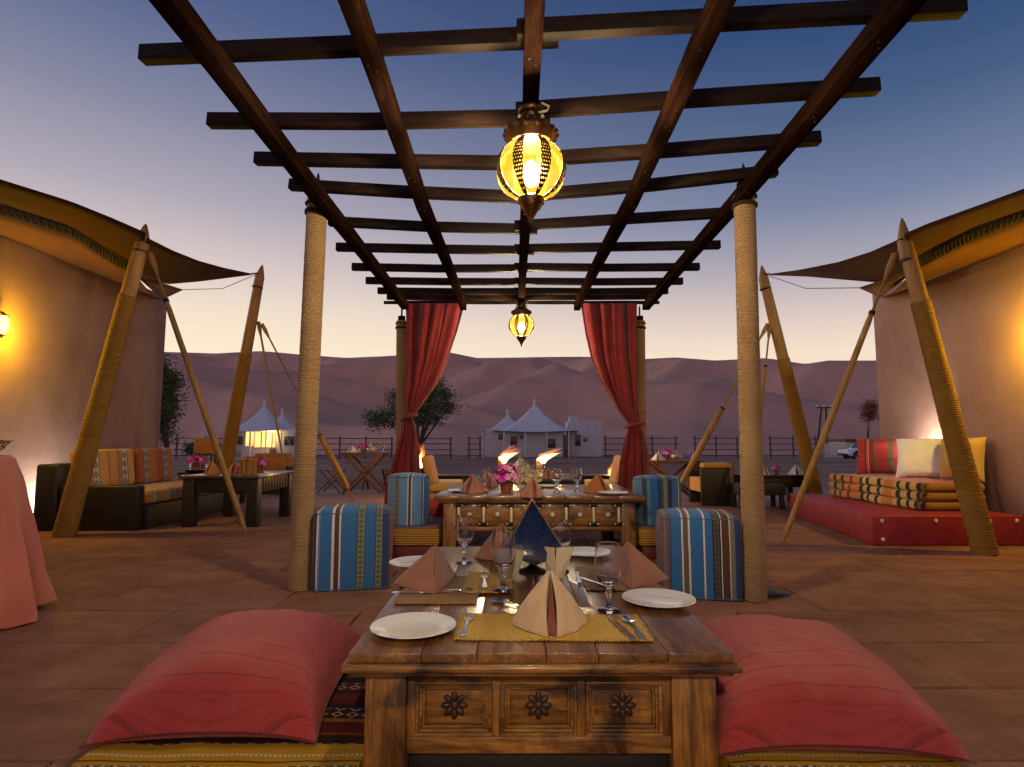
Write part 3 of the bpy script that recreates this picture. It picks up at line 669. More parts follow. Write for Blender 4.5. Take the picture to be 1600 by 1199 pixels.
for i in range(nd):
    c = a0 + dw*(i+.5)
    dr = MB().box((c-dw/2+.018, sy0+.012, d0+.02), (c+dw/2-.018, sy0+.0295, d1-.016)).build('drawer', m_tblY, T2, True, bevel=.004)
    MB().sphere((c, sy0-.006, (d0+d1)/2), .022, 12, 8).build('knob', m_bone, dr, smooth=3)
    MB().lathe([(.001, 0), (.02, 0), (.024, .006), (.001, .008)], 14, Matrix.Translation((c, sy0+.012, (d0+d1)/2)) @ Matrix.Rotation(PI/2, 4, 'X')).build('knob_plate', m_iron, dr)
for i in range(nd+1):
    c = a0 + dw*i + (.02 if i == 0 else -.02 if i == nd else 0)
    st = MB().box((c-.011, sy0+.002, d0+.03), (c+.011, sy0+.0285, d1-.03)).build('strap', m_bone, T2, True, bevel=.004)
    for zz in (d0+.024, d1-.024):
        MB().box((c-.046, sy0-.003, zz-.014), (c+.046, sy0+.0285, zz+.014)).build('iron_end', m_iron, st, bevel=.005)
        for s in (-.034, .034): MB().sphere((c+s, sy0-.006, zz), .009, 8, 6).build('stud', m_bone, st)
# long seat mattresses beside both tables ---------------------------
t = NT('kilim'); _y = t.axis(1); _x = t.axis(0); _fr = t.math('FRACT', t.math('MULTIPLY', _y, 1/.46))
_c = t.ramp(_fr, [(0, C(.055, .008, .008)), (.06, C(.10, .02, .012)), (.20, C(.03, .012, .012)), (.30, C(.18, .05, .012)), (.33, C(.09, .012, .012)), (.50, C(.28, .10, .015)), (.55, C(.06, .01, .012)), (.72, C(.025, .018, .03)), (.80, C(.11, .018, .014))], 'CONSTANT')
def _dia(px_, py_, off):
    a = t.math('ABSOLUTE', t.math('SUBTRACT', t.math('FRACT', t.math('MULTIPLY', _x, 1/px_)), .5)); b = t.math('ABSOLUTE', t.math('SUBTRACT', t.math('FRACT', t.math('ADD', t.math('MULTIPLY', _y, 1/py_), off)), .5))
    return t.math('ADD', a, b)
_d = _dia(.052, .046, .3); _k = t.math('MULTIPLY', t.math('LESS_THAN', _d, .44), t.math('GREATER_THAN', _d, .26))
_band = t.math('ADD', t.math('MULTIPLY', t.math('GREATER_THAN', _fr, .06), t.math('LESS_THAN', _fr, .2)), t.math('MULTIPLY', t.math('GREATER_THAN', _fr, .55), t.math('LESS_THAN', _fr, .72)))
_c = t.mix(t.math('MULTIPLY', t.math('MULTIPLY', _k, _band), .8), _c, C(.40, .36, .32))
# gold end border and black and white diamond band
_g = t.math('MULTIPLY', t.math('GREATER_THAN', _y, 1.80), t.math('LESS_THAN', _y, 1.925)); _c = t.mix(_g, _c, C(.50, .27, .02))
_st = t.math('MULTIPLY', t.math('LESS_THAN', t.math('ABSOLUTE', t.math('SUBTRACT', _y, 1.86)), .006), t.math('GREATER_THAN', t.math('FRACT', t.math('MULTIPLY', _x, 70.0)), .45)); _c = t.mix(_st, _c, C(.62, .55, .42))
_st = t.math('LESS_THAN', t.math('ABSOLUTE', t.math('SUBTRACT', _y, 1.825)), .004); _c = t.mix(_st, _c, C(.12, .05, .01))
_d2 = _dia(.07, .07, .0); _w = t.math('MULTIPLY', t.math('LESS_THAN', _y, 1.80), t.math('LESS_THAN', t.math('FRACT', t.math('MULTIPLY', _d2, 3.0)), .5)); _c = t.mix(_w, t.mix(t.math('LESS_THAN', _y, 1.80), _c, C(.05, .045, .045)), C(.42, .40, .37))
t.bsdf(_c, .95, 0, t.bump(t.math('ADD', t.noise(130, 3), t.n('ShaderNodeTexWave', {0: t.obj, 1: 130.0}, bands_direction='Y').outputs[1]), .6, .004), .15); m_kilim = t.m
def mat_slab(label, a, b, m, trim=None):
    o = thing('seat_mat', label, 'floor mat', ((a[0]+b[0])/2, (a[1]+b[1])/2, a[2]), 0, 'seating mats beside the low tables')
    dx, dy = b[0]-a[0], b[1]-a[1]
    def fn(u, v, top=1):
        z = b[2] + .006*noise.noise(Vector((u*7, v*9, a[0])))
        return (lerp(a[0], b[0], u), lerp(a[1], b[1], v), z)
    mb = MB().grid(fn, 30, 40)
    mb.build('cover', m, o, True, smooth=3)
    MB().box(a, (b[0], b[1], b[2]-.007)).build('filling', trim or m, o, True, bevel=.012, seg=3)
    return o
mat_slab('woven kilim seat mat under the left foreground cushion', (-1.27, 1.45, .001), (-.44, 2.5, .07), m_kilim)
mat_slab('woven kilim seat mat under the right foreground cushion', (.63, 1.45, .001), (1.29, 2.5, .07), m_kilim)
m_bordeaux = plain('bordeaux_base', C(.09, .012, .012), C(.14, .022, .018), rough=.6)
t = NT('ribbed_mattress'); _w = t.n('ShaderNodeTexWave', {0: t.obj, 1: 16.0, 2: .3}, bands_direction='Z').outputs[1]
t.bsdf(t.mix(_w, C(.26, .12, .02), C(.50, .27, .045)), .85, 0, t.bump(_w, .8, .008), .2); m_rib = t.m
t = NT('purple_cover'); t.bsdf(t.ramp(t.noise(8), [(.3, C(.16, .09, .11)), (.7, C(.24, .14, .16))]), .9, 0, t.bump(t.noise(150, 3), .3, .003), .2); m_purple = t.m
def bench(label, x0, x1):
    o = thing('seat_mattress', label, 'mattress', ((x0+x1)/2, 5.85, 0), 0, 'mattress seats beside the drawer table')
    MB().box((x0+.03, 5.13, .0), (x1-.03, 6.7, .115)).build('base', m_bordeaux, o, True, bevel=.01)
    MB().box((x0, 5.1, .117), (x1, 6.75, .262)).build('mattress', m_rib, o, True, bevel=.025, seg=4)
    MB().box((x0+.012, 5.112, .2625), (x1-.012, 6.738, .268)).build('cover', m_purple, o, True, bevel=.002)
bench('ribbed golden mattress seat left of the drawer table', -1.12, -.615); bench('ribbed golden mattress seat right of the drawer table', 1.075, 1.62)
# poufs ------------------------------------------------------------
BL, LB, DB = C(.030, .135, .36), C(.10, .25, .47), C(.014, .055, .17)
WH, BR, MV, GR, OL = C(.58, .58, .60), C(.085, .035, .025), C(.13, .075, .11), C(.16, .15, .11), C(.20, .22, .15)
st_near = [(0, MV), (.03, C(.06, .03, .06)), (.055, WH), (.075, LB), (.10, BL), (.245, WH), (.275, BR), (.335, WH), (.355, BL), (.55, C(.03, .07, .06)), (.565, OL), (.645, C(.03, .07, .06)), (.66, BL), (.78, C(.03, .07, .06)), (.795, OL), (.865, C(.03, .07, .06)), (.88, DB), (.935, C(.07, .03, .06)), (.955, MV)]
st_right = [(0, MV), (.05, GR), (.075, MV), (.12, DB), (.135, BL), (.265, WH), (.285, C(.12, .09, .07)), (.345, WH), (.37, BL), (.53, WH), (.55, BL), (.64, C(.012, .02, .03)), (.66, C(.07, .08, .08)), (.72, C(.012, .02, .03)), (.74, WH), (.752, BR), (.84, WH), (.852, GR), (.91, DB), (.97, C(.02, .03, .08))]
def pouf(label, x0, x1, y0, y1, z0, h, m, rnd=False, grp='striped blue poufs', rz_=0):
    cx, cy = (x0+x1)/2, (y0+y1)/2; w, d = x1-x0, y1-y0
    o = thing('pouf', label, 'pouf', (cx, cy, z0), rz_, grp)
    e = 2.0 if rnd else 13.0; N = 96
    def se(a, k=1.0):
        c, s = math.cos(a), math.sin(a); q = (abs(c)**e + abs(s)**e)**(-1/e); return c*q*w/2*k, s*q*d/2*k
    prof = [(.955, .0), (.975, .006), (.99, .03), (1.0, h*.3), (1.012, h*.55), (1.005, h*.82), (.985, h*.915), (.955, h*.955), (.90, h*.978), (.75, h*1.0), (.5, h*1.016), (.25, h*1.022), (.02, h*1.024)]
    vs, fs = [], []
    for k, z in prof:
        for i in range(N):
            x, y = se(2*PI*i/N, k); vs.append((x, y, z + .003*noise.noise(Vector((x*9, y*9, z*8+x0)))))
    for j in range(len(prof)-1):
        for i in range(N): fs.append((j*N+i, j*N+(i+1) % N, (j+1)*N+(i+1) % N, (j+1)*N+i))
    fs += [tuple(range(N-1, -1, -1)), tuple((len(prof)-1)*N+i for i in range(N))]
    MB().add(vs, fs).build('cover', m, o, smooth=3)
    pk = lambda kk, z: [Vector((*se(2*PI*i/N, kk), z)) for i in range(N+1)]
    MB().tube(pk(.962, h*.955), .0042, 6).build('piping', m_pipe, o, smooth=3); MB().tube(pk(.985, .012), .0042, 6).build('piping', m_pipe, o, smooth=3)
    return o
m_pipe = plain('blue_piping', C(.05, .10, .22), C(.07, .14, .28), rough=.8)
pouf('square blue striped pouf standing against the left rope post', -1.385, -.855, 4.08, 4.52, 0, .535, striped('pouf_stripes', 0, -.265, .265, st_near, motif=[(.565, .645, 2, .034, C(.03, .035, .03)), (.795, .865, 2, .034, C(.03, .035, .03))]), rz_=.19)
pouf('square blue and maroon striped pouf standing against the right rope post', .985, 1.49, 3.84, 4.28, 0, .53, striped('pouf_stripes_dark', 0, -.252, .252, st_right, motif=[(.66, .72, 2, .03, C(.02, .02, .02))]), rz_=-.17)
st_far = [(0, MV), (.05, WH), (.07, C(.13, .28, .52)), (.25, OL), (.36, C(.13, .28, .52)), (.55, WH), (.575, BR), (.63, WH), (.66, C(.13, .28, .52)), (.86, DB), (.885, WH), (.9, BL)]
pouf('round pale blue striped pouf on the golden mattress beside the drawer table', -1.105, -.735, 5.16, 5.53, .2685, .44, striped('pouf_stripes_pale', 0, -.185, .185, st_far, motif=[(.25, .36, 2, .04, C(.08, .12, .06))]), True)
st_fr2 = [(0, LB), (.12, C(.05, .08, .06)), (.2, LB), (.26, BL), (.40, DB), (.47, C(.06, .09, .05)), (.52, OL), (.6, DB), (.66, C(.04, .02, .03)), (.7, BL), (.86, WH), (.88, BL)]
pouf('round teal blue striped pouf on the golden mattress, drawer table corner in front', 1.09, 1.51, 5.18, 5.60, .2685, .42, striped('pouf_stripes_teal', 0, -.21, .21, st_fr2), True)
# cushions ---------------------------------------------------------
def pillow_mesh(name, w, d, h, m, seed=0, flat=.3, n=44):
    vs = []
    def f(u, v, s):
        a, b = u*2-1, v*2-1
        pin = 1 - .10*(1-a*a)**1.0*abs(b)**3; pix = 1 - .10*(1-b*b)*abs(a)**3
        x = a*w/2*pix; y = b*d/2*pin
        k = (max(0, 1-abs(a)**2.3)*max(0, 1-abs(b)**2.3))**.40
        edge = 1-k
        wr = .016*noise.noise(Vector((a*2.0+seed, b*2.2, s*3)))*k + .007*noise.noise(Vector(((a+b)*5+seed, (a-b)*1.6, 4)))*k + .010*edge*noise.noise(Vector((a*9+seed, b*9, s)))
        # gathers running in from the seams
        wr += .006*math.sin(24*a+seed)*max(0, abs(b)-.72)*(1-abs(a)**4)*1.6*(k > 0) + .006*math.sin(22*b+seed)*max(0, abs(a)-.72)*(1-abs(b)**4)*1.6*(k > 0)
        z0 = h*flat*(1-.45*(abs(a)*abs(b))**3)
        return (x, y, z0 + (h*(1-flat)*k + wr if s > 0 else -h*flat*min(1, k*1.4)))
    mb = MB().grid(lambda u, v: f(u, v, 1), n, n); mb.grid(lambda u, v: f(u, v, -1), n, n)
    return mb.mesh(name, m, smooth=3, weld=True)
def cushion(label, loc, rot, w, d, h, m, seed, grp=None, name='cushion', flat=.3, seam=None, cat='cushion'):
    o = thing(name, label, cat, loc, 0, grp); o.rotation_euler = rot
    link('cover', pillow_mesh('cover', w, d, h, m, seed, flat), o)
    if seam:
        pts = []
        for i in range(81):
            q = i/80*4; k = int(q) % 4; f_ = q-int(q); a, b = [(-1+2*f_, -1), (1, -1+2*f_), (1-2*f_, 1), (-1, 1-2*f_)][k]
            pin = 1-.10*(1-a*a)*abs(b)**3; pix = 1-.10*(1-b*b)*abs(a)**3
            pts.append((a*w/2*pix, b*d/2*pin, h*flat*(1-.45*(abs(a)*abs(b))**3)))
        MB().tube(pts, .0045, 6, False).build('piping', seam, o, smooth=3)
    return o
m_cush = fabric('cushion_red', C(.42, .034, .036), C(.52, .062, .058), weave=420, line=(1, .062, C(.16, .010, .012), .5), bs=.6, sheen=.28)
m_seam = fabric('cushion_seam', C(.14, .012, .012), C(.18, .02, .02))
cushion('large red cushion lying left of the foreground table', (-.965, 2.29, .074), (.02, .0, .04), .70, .80, .262, m_cush, 1, 'large red floor cushions', flat=.13, seam=m_seam)
cushion('large red cushion lying right of the foreground table', (.985, 2.21, .074), (.02, .0, -.05), .72, .80, .262, m_cush, 6, 'large red floor cushions', flat=.13, seam=m_seam)
cushion('small red cushion on the mattress left of the drawer table', (-.80, 6.1, .27), (.1, .25, .5), .5, .5, .2, m_cush, 4, seam=m_seam)
# ================================================================ TABLEWARE
t = NT('clear_glass'); t.bsdf(C(1, 1, 1), .0, 0, None, .5, Transmission_Weight=1.0, IOR=1.45); m_glass = t.m
t = NT('porcelain'); t.bsdf(t.ramp(t.noise(3), [(.3, C(.74, .73, .70)), (.7, C(.80, .79, .76))]), .12, 0, None, .5, Coat_Weight=.3); m_porc = t.m
t = NT('steel'); t.bsdf(C(.72, .71, .69), t.n('ShaderNodeMapRange', {0: t.noise(60, 3), 3: .10, 4: .26}).outputs[0], 1.0); m_steel = t.m
m_nap_rose = fabric('napkin_rose', C(.29, .125, .078), C(.37, .165, .105), weave=900, bs=.25, vscale=14)
m_nap_lit = fabric('napkin_yellow_lit', C(.52, .36, .22), C(.62, .45, .29), weave=900, bs=.25, vscale=14)  # yellow light on the near napkin put into its cloth colour
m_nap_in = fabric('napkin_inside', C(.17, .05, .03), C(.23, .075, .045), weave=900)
m_nap_rust = fabric('napkin_rust', C(.34, .115, .035), C(.44, .16, .05), weave=900)
m_nap_white = fabric('napkin_white', C(.62, .55, .52), C(.72, .66, .62), weave=900)
def weave_mat(name, a, b, c):
    t = NT(name); x = t.math('FRACT', t.math('MULTIPLY', t.axis(0), 150.)); y = t.math('FRACT', t.math('MULTIPLY', t.axis(1), 110.))
    px_ = t.math('FLOOR', t.math('MULTIPLY', t.axis(0), 150.)); py_ = t.math('FLOOR', t.math('MULTIPLY', t.axis(1), 110.))
    ch = t.math('MODULO', t.math('ABSOLUTE', t.math('ADD', px_, py_)), 2.0)
    hx = t.math('SINE', t.math('MULTIPLY', x, PI)); hy = t.math('SINE', t.math('MULTIPLY', y, PI))
    h = t.math('ADD', t.math('MULTIPLY', ch, hx), t.math('MULTIPLY', t.math('SUBTRACT', 1.0, ch), hy))
    col = t.mix(t.ramp(t.noise(5, 3, .5, t.mapped((2.5, .5, 1))), [(.42, C(0, 0, 0)), (.62, C(1, 1, 1))]), a, b)
    col = t.mix(t.math('SUBTRACT', 1.0, h), col, c)
    t.bsdf(col, .8, 0, t.bump(h, .9, .003), .2); return t.m
m_mat_y = weave_mat('placemat_yellow', C(.70, .48, .12), C(.64, .39, .09), C(.36, .20, .04))
m_mat_t = weave_mat('placemat_tan', C(.50, .31, .17), C(.44, .25, .11), C(.18, .09, .04))
def mesh_goblet():
    out = [(.001, 0), (.036, 0), (.0375, .002), (.036, .0045), (.014, .011), (.0075, .02), (.0065, .04), (.010, .05), (.0125, .056), (.010, .062), (.0075, .068), (.012, .078), (.026, .088), (.038, .105), (.0445, .13), (.045, .155), (.0425, .185), (.0400, .2085), (.0396, .2115)]
    inn = [(.0392, .2124), (.0387, .2125), (.0384, .2117), (.0388, .2085), (.0413, .185), (.0438, .155), (.0433, .131), (.0368, .107), (.024, .0918), (.001, .087)]
    return MB().lathe(out+inn, 32)
GOB = mesh_goblet().mesh('glass', m_glass, smooth=1.2)
def goblet(label, p, sc=1.0):
    o = link('goblet', GOB); o.location = p; o.scale = (sc,)*3; return tag(o, label, 'glass', 'stemmed water glasses')
PLT = MB().lathe([(.001, .0), (.07, .0), (.074, .003), (.10, .0095), (.128, .0175), (.1305, .0195), (.129, .0212), (.10, .0135), (.088, .0085), (.08, .0065), (.001, .006)], 56).mesh('plate', m_porc, smooth=1.0)
def plate(label, p, sc=1.0):
    o = link('plate', PLT); o.location = p; o.scale = (sc,)*3; return tag(o, label, 'plate', 'white side plates')
def napkin(label, p, rz, m=m_nap_rose, w=.13, h=.17, d=.10, grp='folded napkins'):
    """napkin folded to a standing pyramid, open slit to its front (-y)"""
    o = thing('folded_napkin', label, 'napkin', p, rz, grp)
    A = Vector((0, .01, h))
    def side(s, k=1.0, in_=0.0):
        Fp = Vector((s*.016, -d, 0)); Bp = Vector((s*w, .055, 0))
        def fn(u, v):
            base = Fp.lerp(Bp, u) + Vector((s*.006*math.sin(u*PI), -.012*math.sin(u*PI), 0))
            q = base.lerp(A + Vector((s*.004, 0, 0)), v)
            bul = math.sin(PI*v)*.008
            return q + Vector((s*bul*(1-u*.3), -bul*.9*math.sin(u*PI*.9+.2), .0)) + Vector((0, 0, .002*noise.noise(Vector((u*7, v*7, s+rz)))*(1-v))) + Vector((s*.5, -.8, 0))*(.009*noise.noise(Vector((u*3.2, v*2.6, s*3+rz+p[0]*7))) + .003*noise.noise(Vector((u*11, v*4, s+p[1]*5))))*(1-v)**.6*min(1, u*5)
        return fn
    for s in (-1, 1):
        solid(MB().grid(side(s), 14, 14).build('panel', m, o, smooth=3), .005)
        f = side(s); MB().tube([f(0, i/14) for i in range(15)], .0038, 6).build('fold_edge', m, o, smooth=3)
        MB().tube([f(i/14, .012) for i in range(15)], .0034, 6).build('fold_edge', m, o, smooth=3)
    solid(MB().grid(lambda u, v: Vector((lerp(-w, w, u), .055+.012*math.sin(u*PI), 0)).lerp(A, v), 10, 10).build('back_panel', m, o, smooth=3), .004)
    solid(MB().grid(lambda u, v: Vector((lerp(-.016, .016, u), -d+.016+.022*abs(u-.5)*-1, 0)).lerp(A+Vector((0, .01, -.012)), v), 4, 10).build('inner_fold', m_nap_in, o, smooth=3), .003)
    return o
def placemat(label, p, rz, w, d, m, beads=True):
    o = thing('placemat', label, 'placemat', p, rz, 'woven placemats')
    def fn(u, v): return (lerp(-w/2, w/2, u), lerp(-d/2, d/2, v), .004 + .0022*noise.noise(Vector((u*5+p[0]*9, v*4, 2)))*1.3 + .002*(abs(u-.5)*2)**6)
    solid(MB().grid(fn, 40, 30).build('weave', m, o, smooth=3), .003)
    if beads:
        mb = MB(); n = int(w/.0085)
        for i in range(n):
            for s in (0, 1):
                q = fn((i+.5)/n, s); mb.sphere((q[0], q[1] + (-.002 if s == 0 else .002), q[2]), .0038, 6, 4)
        mb.build('corded_edge', m, o, smooth=3)['kind'] = 'stuff'
    return o
# cutlery, each lying along +y, handle at -y
def shape_flat(outline, z0, z1): return MB().poly(outline, z0, z1, Matrix.Rotation(-PI/2, 4, 'X'))
def strip_mesh(rows, th=.0022):     # rows: (y, half width, z)
    vs, fs = [], []
    for y, hw, z in rows: vs += [(-hw, y, z), (hw, y, z), (hw, y, z-th), (-hw, y, z-th)]
    for i in range(len(rows)-1):
        for k in range(4): fs.append((4*i+k, 4*i+(k+1) % 4, 4*i+4+(k+1) % 4, 4*i+4+k))
    n = 4*len(rows)-4; fs += [(0, 1, 2, 3), (n+3, n+2, n+1, n)]
    return vs, fs
HND = [(-.105, .004, .004), (-.10, .0095, .004), (-.085, .0105, .0045), (-.06, .0075, .006), (-.02, .0045, .0085), (.02, .0038, .0095)]
def fork_mesh():
    mb = MB().add(*strip_mesh(HND + [(.032, .006, .009), (.042, .0118, .0075), (.052, .0128, .0065)]))
    for k in range(4):
        x = -.0108 + .0072*k
        mb.add(*strip_mesh([(.0515, .0021, .0065), (.07, .0019, .006), (.085, .0016, .0075), (.098, .0010, .0105)]), Matrix.Translation((x, 0, 0)))
    return mb.mesh('fork', m_steel, smooth=.6)
def spoon_mesh():
    mb = MB().add(*strip_mesh(HND + [(.035, .0038, .008)]))
    for s in (1, -1):
        mb.grid(lambda u, v: ((lambda r, a: (r*math.cos(a)*.0205*(1-.12*math.sin(a)), .066+r*math.sin(a)*.034, .0085 - .0075*(1-r*r) + (.0 if s > 0 else -.0016*(1-r**6))))(v, u*2*PI)), 28, 8)
    return mb.mesh('spoon', m_steel, smooth=1.0, weld=True)
def knife_mesh():
    return MB().add(*strip_mesh([(-.115, .006, .004), (-.105, .0098, .0045), (-.06, .0085, .006), (-.01, .0065, .006), (0, .006, .006)], .004)).add(*strip_mesh([(0, .0075, .0048), (.04, .0098, .0048), (.08, .0095, .0046), (.105, .0055, .0044), (.115, .001, .0044)], .0014)).mesh('knife', m_steel, smooth=.6)
FORK, SPOON, KNIFE = fork_mesh(), spoon_mesh(), knife_mesh()
def cut(nm, me, label, p, rz, grp='table cutlery'):
    o = link(nm, me); o.location = p; o.rotation_euler = (0, 0, rz); return tag(o, label, nm, grp)
Z1 = tz + .0008
def on1(px, py, dz=0): q = atZ(px, py, tz); return (q.x, q.y, Z1+dz)
MT = .0075
placemat('yellow woven placemat at the near end of the foreground table', on1(862, 982), -.02, .58, .25, m_mat_y)
plate('white side plate at the front corner of the foreground table, left of the yellow placemat', on1(646, 987))
cut('fork', FORK, 'steel fork on the near yellow placemat beside the white plate', on1(729, 983, MT), -.04)
cut('spoon', SPOON, 'steel spoon with blue reflection at the right end of the near placemat', on1(990, 986, MT), .06)
cut('knife', KNIFE, 'steel knife lying next to the spoon on the near placemat', on1(970, 986, MT), .16)
napkin('tan napkin folded to a pyramid with open brown slit, on the near yellow placemat', on1(860, 984, MT), 0, m_nap_lit, .125, .165, .095)
cut('spoon', SPOON, 'steel spoon half hidden behind the tan napkin', on1(800, 947, 0), .9)
goblet('clear stemmed glass at the right of the tan napkin, nearest of the glasses', on1(952, 955), 1.07)
plate('white side plate on the right edge of the foreground table', on1(1029, 943))
# left place
lm = on1(690, 922); placemat('tan woven placemat under the rose napkin at the left of the foreground table', (lm[0], lm[1], Z1), 0, .30, .42, m_mat_t)
lm = on1(752, 915); placemat('small yellow woven runner in the middle left of the foreground table', (lm[0]+.03, lm[1]+.02, Z1+.0052), .01, .19, .34, m_mat_y)
napkin('rose brown folded napkin standing at the left side of the foreground table', on1(676, 916, MT), -1.75, m_nap_rose, .15, .15, .16)
cut('knife', KNIFE, 'steel knife in front of the rose napkin at the left table edge', on1(660, 930, MT), -1.5)
cut('spoon', SPOON, 'steel spoon in front of the rose napkin, bowl towards the glass', on1(700, 929, MT), -1.35)
cut('fork', FORK, 'steel fork standing out behind the glass left of the blue pyramid lamp', on1(757, 915, .013), .05)
goblet('clear stemmed glass left of the blue pyramid lamp, on the yellow runner', on1(787, 928, .013), 1.05)
goblet('clear stemmed glass farthest left on the foreground table, behind the rose napkin', on1(725, 880), 1.04)
goblet('clear stemmed glass behind the right edge of the blue pyramid lamp', on1(876, 893), 1.04)
plate('white side plate half hidden behind the left rose napkin', on1(652, 884))
# right place
lm = on1(962, 905); placemat('tan woven placemat under the rose napkin at the right of the foreground table', (lm[0], lm[1]-.0, Z1), .0, .30, .40, m_mat_t)
napkin('rose brown folded napkin standing at the right side of the foreground table', on1(985, 908, MT), 1.75, m_nap_rose, .15, .15, .16)
cut('fork', FORK, 'steel fork on the right placemat beside the blue pyramid lamp', on1(903, 905, MT), -.05)
cut('knife', KNIFE, 'steel knife on the right placemat behind the tan napkin', on1(930, 915, MT), .5)
plate('white side plate at the far right corner of the foreground table', on1(915, 868))
napkin('rose brown folded napkin at the far end of the foreground table, behind the lamp', on1(785, 872), .35, m_nap_rose, .13, .165, .09)
# blue pyramid lamp with cards
t = NT('blue_lacquer_glass'); _v = t.n('ShaderNodeTexVoronoi', {'Vector': t.mapped((1, 1, .7)), 'Scale': 30.0}, feature='DISTANCE_TO_EDGE').outputs[0]
_c = t.mix(t.math('MULTIPLY', t.math('LESS_THAN', _v, .035), t.math('LESS_THAN', t.noise(12, 2), .55)), C(.004, .010, .045), C(.035, .022, .02))
t.bsdf(_c, .12, 0, t.bump(t.noise(30, 3), .25, .004), .35, Coat_Weight=.35, Coat_Roughness=.08); m_blue = t.m
m_brass = plain('aged_brass', C(.30, .17, .05), C(.45, .28, .09), rough=.3, metal=.9)
m_card = plain('cream_card', C(.60, .50, .33), C(.68, .58, .40), rough=.8)
def pyramid_lamp(label, p, rz, body, sc=1.0, cards=True):
    o = thing('pyramid_lamp', label, 'table lamp', p, rz, 'pyramid table lamps'); o.scale = (sc,)*3
    B, H0, H1 = .135, .10, .315
    base = [(-B, -B, H0), (B, -B, H0), (B, B, H0), (-B, B, H0)]; ap = (0, 0, H1)
    for k in range(4):
        a, b = Vector(base[k]), Vector(base[(k+1) % 4]); A = Vector(ap); c = (a+b+A)/3
        mb = MB(); nrm = (b-a).cross(A-a).normalized()
        ins = [q.lerp(c, .04) for q in (a, b, A)]
        # pane hangs down to a point at its lower middle
        low = (a+b)/2*.93 + Vector((0, 0, -.045)); low = Vector((low.x, low.y, H0-.05))
        pts = [ins[0], low, ins[1], ins[2]]
        vs = pts + [q - nrm*.004 for q in pts]
        mb.add(vs, [(0, 1, 2, 3), (7, 6, 5, 4), (0, 4, 5, 1), (1, 5, 6, 2), (2, 6, 7, 3), (3, 7, 4, 0)]); mb.build('pane', body, o, bevel=.001)
        MB().tube([a, A], .0032, 6).build('edge_rod', m_brass, o)
        mb = MB()
        for i in range(6): mb.sphere(tuple(a.lerp(b, (i+.5)/6) + Vector((0, 0, -.012 - .03*(1-abs(i-2.5)/2.5)))), .0055, 8, 5)
        mb.build('bead_trim', m_brass, o, smooth=3)
    MB().lathe([(.001, H1-.006), (.008, H1-.004), (.005, H1+.006), (.001, H1+.014)], 10).build('finial', m_brass, o)
    MB().lathe([(.001, 0), (.06, 0), (.062, .006), (.03, .016), (.014, .03), (.018, .05), (.012, .07), (.016, .1), (.01, .13), (.004, .2), (.001, .3)], 20).build('stand', m_brass if body is not m_blue else m_iron, o)
    return o
lp = on1(832, 893)
pyramid_lamp('dark blue glass pyramid lamp in the middle of the foreground table', lp, .06, m_blue, 1.0)
def card(label, p, rz, w, h):
    o = thing('folded_card', label, 'card', p, rz, 'cream folded cards by the lamp')
    for s in (-1, 1):
        mb = MB().add([(0, 0, 0), (s*w*.38, s*.0+.03, 0), (s*w, .05, h*.98), (s*.004, .002, h)], [(0, 1, 2, 3)])
        solid(mb.build('leaf', m_card, o, smooth=0), .0022)
    for k in range(3):
        mb = MB().add([(.006+.005*k, .012+.01*k, 0), (w*.3, .045+.005*k, 0), (w*.86, .06+.004*k, h*.97), (.008+.006*k, .014+.01*k, h*(.99))], [(0, 1, 2, 3)])
        solid(mb.build('page', m_card, o, smooth=0), .0012)
    return o
card('cream folded card standing left of the blue pyramid lamp', on1(800, 906), 2.75, .075, .13)
card('cream folded card with several pages standing right of the blue pyramid lamp', on1(868, 906), -.2, .075, .13)
# ---- second table
Z2 = sz + .0008
def on2(px, py, dz=0): q = atZ(px, py, sz); return (q.x, q.y, Z2+dz)
napkin('rose folded napkin at the left corner of the drawer table', on2(737, 770), -.35, m_nap_rose, .15, .155, .10)
napkin('rose fan folded napkin at the front edge of the drawer table', on2(833, 777), .2, m_nap_rose, .10, .165, .07)
napkin('rust coloured folded napkin at the right corner of the drawer table', on2(936, 769), .5, m_nap_rust, .15, .16, .10)
goblet('stemmed glass shining beside the left napkin of the drawer table', on2(757, 770), .98)
goblet('stemmed glass right of the fan napkin on the drawer table', on2(870, 770), .98)
goblet('stemmed glass near the rust napkin on the drawer table', on2(902, 768), .98)
plate('white plate behind the glasses on the drawer table', on2(856, 762))
plate('white plate at the right corner of the drawer table in front of the rust napkin', on2(958, 773))
plate('white plate at the left end of the drawer table behind the napkin', on2(722, 769))
t = NT('gilded_panes'); t.bsdf(t.ramp(t.noise(26, 4), [(.35, C(.16, .13, .05)), (.5, C(.40, .32, .14)), (.62, C(.62, .58, .44))]), .35, .3, t.bump(t.noise(40), .4, .004), .5); m_gilt = t.m
pyramid_lamp('gilded pyramid lamp in the middle of the drawer table behind the fan napkin', on2(822, 765), .6, m_gilt, .85)
m_mag = [plain('petal_magenta', C(.50, .02, .36), C(.68, .06, .50), rough=.6), plain('petal_pink', C(.66, .16, .55), C(.80, .34, .68), rough=.6), plain('petal_red', C(.45, .01, .10), C(.6, .03, .16), rough=.6)]
m_pot = plain('terracotta', C(.20, .05, .02), C(.30, .085, .03), rough=.7)
m_leafg = plain('stem_green', C(.05, .10, .03), C(.10, .17, .05), rough=.6)
